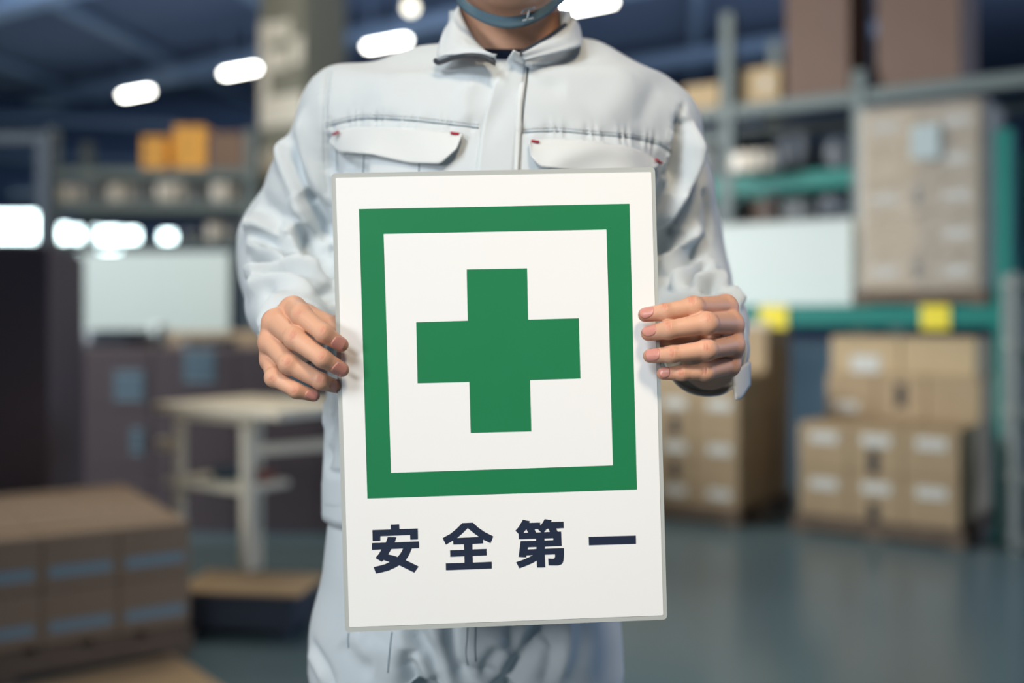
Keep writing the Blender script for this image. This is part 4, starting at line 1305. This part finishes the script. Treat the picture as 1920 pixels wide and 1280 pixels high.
bundle(QP(1.83, 0.3, 2.042), (0.22, 0.4, 0.32), 'dark wrapped bundle on the upper teal beam behind the shiny roll', BUNDLE2, seed=2)
bundle(QP(1.66, -0.12, 2.042), (0.30, 0.16, 0.13), 'shiny film roll on the upper teal beam', SHINY, 'film_roll', 'roll', seed=3)
bundle(QP(1.50, 0.35, 2.042), (0.24, 0.4, 0.30), 'dark grey wrapped bundle on the upper teal beam right of the shiny roll', BUNDLE2, seed=4)
bundle(QP(1.20, 0.35, 2.042), (0.22, 0.4, 0.24), 'low dark bundle on the upper teal beam beside the grey post', BUNDLE2, seed=5)
for k, t_ in enumerate((2.0, 1.72, 1.46, 1.22)):
    bundle(QP(t_, 0.3, 1.731), (0.22, 0.4, 0.15 + 0.02 * (k % 2)), ['dark bundle under the upper teal beam, next to the sleeve', 'brown wrapped bundle under the upper teal beam, second from the sleeve', 'tan wrapped bundle under the upper teal beam, third from the sleeve', 'dark bundle under the upper teal beam, next to the grey post'][k], [BUNDLE2, BROWN, BUNDLE, BUNDLE2][k], seed=9 + k)
# leaning slate panel behind the floor stacks
pn = carton((2.02, 7.0, 0), (0.36, 0.05, 0.92), math.radians(-20), 'slate blue panel standing between the two floor stacks', SLATE, tape=False, name='panel', cat='panel')
put('rim', box_data(0.37, 0.06, 0.02, 0.003, STEEL), (0, 0, 0.92), parent=pn)
# grey shelf unit at the right edge
t = empty('shelf_unit', (2.755, 4.953, 0), 'light grey open shelf unit at the right edge beside the teal post', 'shelf', None, math.radians(-15))
for sx in (-1, 1):
    for sy in (-1, 1):
        put('post', box_data(0.04, 0.04, 1.30, 0.003, GREYR2), (sx * 0.40, sy * 0.11, 0), parent=t)
for z in (0.03, 0.32, 0.63, 0.95, 1.24):
    put('shelf', box_data(0.84, 0.26, 0.03, 0.003, GREYR2), (0, 0, z), parent=t)
for k, z in enumerate((0.06, 0.35, 0.66, 0.98)):
    o = carton(Vector((2.755, 4.953, z + 0.0005)), (0.66, 0.20, 0.17), math.radians(-15), 'dark bin on the %s shelf of the grey unit' % ['lowest', 'second', 'third', 'fourth'][k], DARK, tape=False, name='bin', cat='bin')
    put('lip', box_data(0.68, 0.215, 0.02, 0.003, DARK), (0, 0, 0.165), parent=o)

# ------------------------------------------------------------------ left side
YL = math.radians(32.7)
FL = Frame(-1.04 - 0.8415 * 1.14, 3.475 - 0.540 * 1.14, YL)
pallet(FL, 1.14, 0.94, 0.095, 'wooden pallet under the low wide carton stack, left')
for r in range(2):
    for c in range(5):
        for d in range(3):
            if d and r == 0: continue
            ms = [('label', 0.0, 0.055, 0.185, 0.034, LABELB)] if d == 0 else []
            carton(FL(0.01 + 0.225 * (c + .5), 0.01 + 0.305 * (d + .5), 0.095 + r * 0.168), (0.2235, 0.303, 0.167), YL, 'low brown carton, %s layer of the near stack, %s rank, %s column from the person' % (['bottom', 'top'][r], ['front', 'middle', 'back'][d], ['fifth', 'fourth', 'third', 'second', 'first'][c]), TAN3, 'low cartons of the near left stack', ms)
# tall dark carton behind it
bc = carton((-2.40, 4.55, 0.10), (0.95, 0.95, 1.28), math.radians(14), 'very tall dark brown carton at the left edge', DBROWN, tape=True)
pallet(Frame(-2.40 - 0.5 * math.cos(math.radians(14)) + 0.5 * math.sin(math.radians(14)), 4.55 - 0.5 * math.sin(math.radians(14)) - 0.5 * math.cos(math.radians(14)), math.radians(14)), 1.0, 1.0, 0.098, 'wooden pallet under the very tall dark carton')
# wide stack behind the table
FB = Frame(-2.27, 5.45, math.radians(-3))
for r in range(3):
    for c in range(4):
        ms = []
        if (r, c) == (2, 0): ms = [('striped_label', 0.10, 0.12, 0.15, 0.15, LABELB)]
        if (r, c) == (2, 1): ms = [('striped_label', 0.03, 0.22, 0.16, 0.16, LABELB)]
        if (r, c) == (1, 0): ms = [('striped_label', 0.14, 0.15, 0.06, 0.13, LABELB)]
        if (r, c) == (2, 2): ms = [('striped_label', 0.10, 0.14, 0.14, 0.12, LABELB)]
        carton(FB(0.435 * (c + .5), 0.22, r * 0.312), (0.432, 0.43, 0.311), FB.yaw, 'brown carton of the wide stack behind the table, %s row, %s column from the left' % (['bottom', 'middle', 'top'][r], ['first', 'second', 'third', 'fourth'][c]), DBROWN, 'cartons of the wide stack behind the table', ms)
for c in range(3):
    carton(FB(0.435 * (c + .5), 0.66, 0.0), (0.432, 0.43, 1.01), FB.yaw, 'tall tan carton behind the wide stack, %s from the left' % ['first', 'second', 'third'][c], TAN, 'tall cartons behind the wide stack')
bundle(FB(0.18, 0.22, 0.937), (0.30, 0.25, 0.09), 'dark roll lying on the wide carton stack', BUNDLE2, 'roll', 'roll', 0.0, 21)
bundle(FB(0.40, 0.20, 0.937), (0.07, 0.07, 0.12), 'small white bottle on the wide carton stack', WHITEB, 'bottle', 'bottle', 0.0, 22)
bundle(FB(0.66, 0.22, 0.937), (0.26, 0.20, 0.045), 'flat grey packet on the wide carton stack', BUNDLE, 'packet', 'packet', 0.0, 23)
# white partition
t = empty('partition_panel', (-2.265, 6.75, 0), 'white partition panel standing behind the wide carton stack', 'panel', None, math.radians(-6))
put('sheet', box_data(1.0, 0.03, 0.68, 0.004, WHITEB2), (0, 0, 0.82), parent=t)
for s in (-1, 1):
    put('post', box_data(0.035, 0.035, 1.50, 0.004, GREYR), (s * 0.515, 0.03, 0), parent=t)
    put('foot', box_data(0.06, 0.45, 0.03, 0.004, GREYR), (s * 0.515, 0.03, 0), parent=t)
# steel frame at the left edge
DSTEEL = material('dark steel', rgb(70, 80, 92), 0.6, 0.4)
t = empty('steel_frame', (-3.55, 7.2, 0), 'dark steel post frame at the left edge behind the tall carton', 'frame')
put('post', box_data(0.085, 0.085, 2.26, 0.005, DSTEEL), (0.40, 0, 0), parent=t)
put('post', box_data(0.085, 0.085, 2.26, 0.005, DSTEEL), (-0.50, 0, 0), parent=t)
put('crossbar', box_data(1.0, 0.07, 0.07, 0.005, DSTEEL), (-0.05, 0, 2.26), parent=t)
# far left rack
t = empty('storage_rack', (-2.90, 8.6, 0), 'grey rack of wrapped goods behind the white partition, orange boxes on top', 'rack')
for x in (-0.80, 0.80):
    for yv in (0, 0.7):
        put('upright', box_data(0.08, 0.08, 2.6, 0.004, GREYR), (x, yv, 0), parent=t)
for z in (1.93, 2.20):
    for yv in (0, 0.7): put('beam', box_data(1.52, 0.05, 0.07, 0.004, GREYR), (0, yv, z), parent=t)
    put('shelf', box_data(1.5, 0.72, 0.015, 0, GREYR), (0, 0.35, z + 0.072), parent=t)
for k, (px0, px1, py1, m, lbl) in enumerate(((266, 310, 256, ORANGE, 'smaller orange box on the far rack, left one'), (326, 384, 236, ORANGE, 'taller bright orange box on the far rack, right one'), (388, 462, 248, BROWN, 'brown carton on the far rack right of the orange boxes'))):
    a, b = P(px0, 320, 8.6), P(px1, py1, 8.6)
    carton(((a[0] + b[0]) / 2, 8.80, 2.288), (b[0] - a[0], 0.4, b[2] - 2.288), 0.0, lbl, m, marks=[('tape_strip', 0, (b[2] - 2.288) * 0.55, 0.03, (b[2] - 2.288) * 0.85, TAPE)], tape=False)
for k, (px, w, h, m) in enumerate(((128, 0.20, 0.13, SHINY), (176, 0.19, 0.17, BUNDLE), (222, 0.19, 0.14, SHINY), (267, 0.18, 0.15, BUNDLE), (318, 0.24, 0.16, SHINY), (370, 0.19, 0.12, BUNDLE), (418, 0.20, 0.16, SHINY))):
    c = P(px, 360, 8.6)
    bundle((c[0], 8.75, 2.018), (w, 0.3, h), '%s wrapped packet on the far rack shelf, %s from the left' % ('shiny' if m is SHINY else 'grey' if m is BUNDLE else 'dark', ['first', 'second', 'third', 'fourth', 'fifth', 'sixth', 'seventh'][k]), m, 'packet', 'packet', 0.0, 40 + k)
for k, (px, w, h, m) in enumerate(((330, 0.12, 0.10, BUNDLE), (378, 0.14, 0.14, SHINY), (420, 0.16, 0.13, BUNDLE))):
    c = P(px, 440, 8.2)
    bundle((c[0], 8.72, 1.70), (w, 0.3, h), 'pale packet hung low on the far rack, %s from the left' % ['first', 'second', 'third'][k], m, 'packet', 'packet', 0.0, 60 + k)
put('beam', box_data(1.52, 0.05, 0.06, 0.004, GREYR), (0, 0, 1.64), parent=t); put('shelf', box_data(1.5, 0.72, 0.015, 0, GREYR), (0, 0.35, 1.684), parent=t)

# table of cream wood with a shelf
YT = math.atan2(-0.54, 0.84)
FT = Frame(-1.437, 4.29, YT)
t = empty('work_table', tuple(FT(0.34, 0.26, 0)), 'cream wooden work table with an open frame and a small shelf, behind the near stack', 'table', None, YT)
for i in range(4):
    put('top_plank', box_data(0.70, 0.128, 0.035, 0.003, CREAM), (0, (i - 1.5) * 0.13, 0.715), parent=t)
put('apron', box_data(0.46, 0.02, 0.03, 0.002, CREAM), (-0.04, -0.225, 0.69), parent=t)
for sx, sy, w in ((-0.235, -0.22, 0.036), (0.145, -0.22, 0.042), (-0.26, 0.22, 0.036), (0.29, 0.22, 0.036)):
    put('leg', box_data(w, w, 0.68, 0.004, CREAM), (sx, sy, 0), parent=t)
put('shelf', box_data(0.44, 0.26, 0.025, 0.003, CREAM), (-0.09, -0.11, 0.42), parent=t)
bar('stretcher', (0.145, -0.20, 0.585), (0.29, 0.20, 0.585), 0.035, 0.04, CREAM, t)
put('stub', box_data(0.09, 0.04, 0.045, 0.003, CREAM), (-0.31, -0.22, 0.56), parent=t)
bundle(FT(0.24, 0.16, 0.441), (0.09, 0.08, 0.05), 'small blue grey roll on the shelf of the cream table', SLATE, 'roll', 'roll', YT, 71)
bundle(FT(0.38, 0.20, 0.441), (0.10, 0.08, 0.045), 'small reddish packet on the shelf of the cream table', material('faded red wrap', rgb(150, 96, 84), 0.6, 0.3), 'packet', 'packet', YT, 72)
# low dark crate with a cardboard sheet on it
cr = carton((-0.93, 3.76, 0.03), (0.42, 0.26, 0.12), math.radians(-6), 'low black crate on the floor in front of the cream table', DARK, tape=False, name='crate', cat='crate')
for sx in (-1, 1):
    for sy in (-1, 1):
        put('foot', box_data(0.05, 0.05, 0.032, 0.004, DARK), (sx * 0.16, sy * 0.09, -0.03), parent=cr)
put('rim', box_data(0.44, 0.28, 0.022, 0.004, DARK), (0, 0, 0.100), parent=cr)
tag(put('cardboard_sheet', box_data(0.46, 0.30, 0.008, 0.001, TAN), (-0.92, 3.77, 0.153), math.radians(-8)), 'tan cardboard sheet lying on the low black crate', 'cardboard')
tag(put('cardboard_sheet', box_data(0.62, 0.42, 0.012, 0.001, TAN), Vector((-1.112, 3.37, 0.0)) + Vector((-0.66, -0.75, 0)).normalized() * 0.36 + Vector((0.15, -0.02, 0)), math.radians(38)), 'tan cardboard sheet lying flat on the floor, near bottom left', 'cardboard')
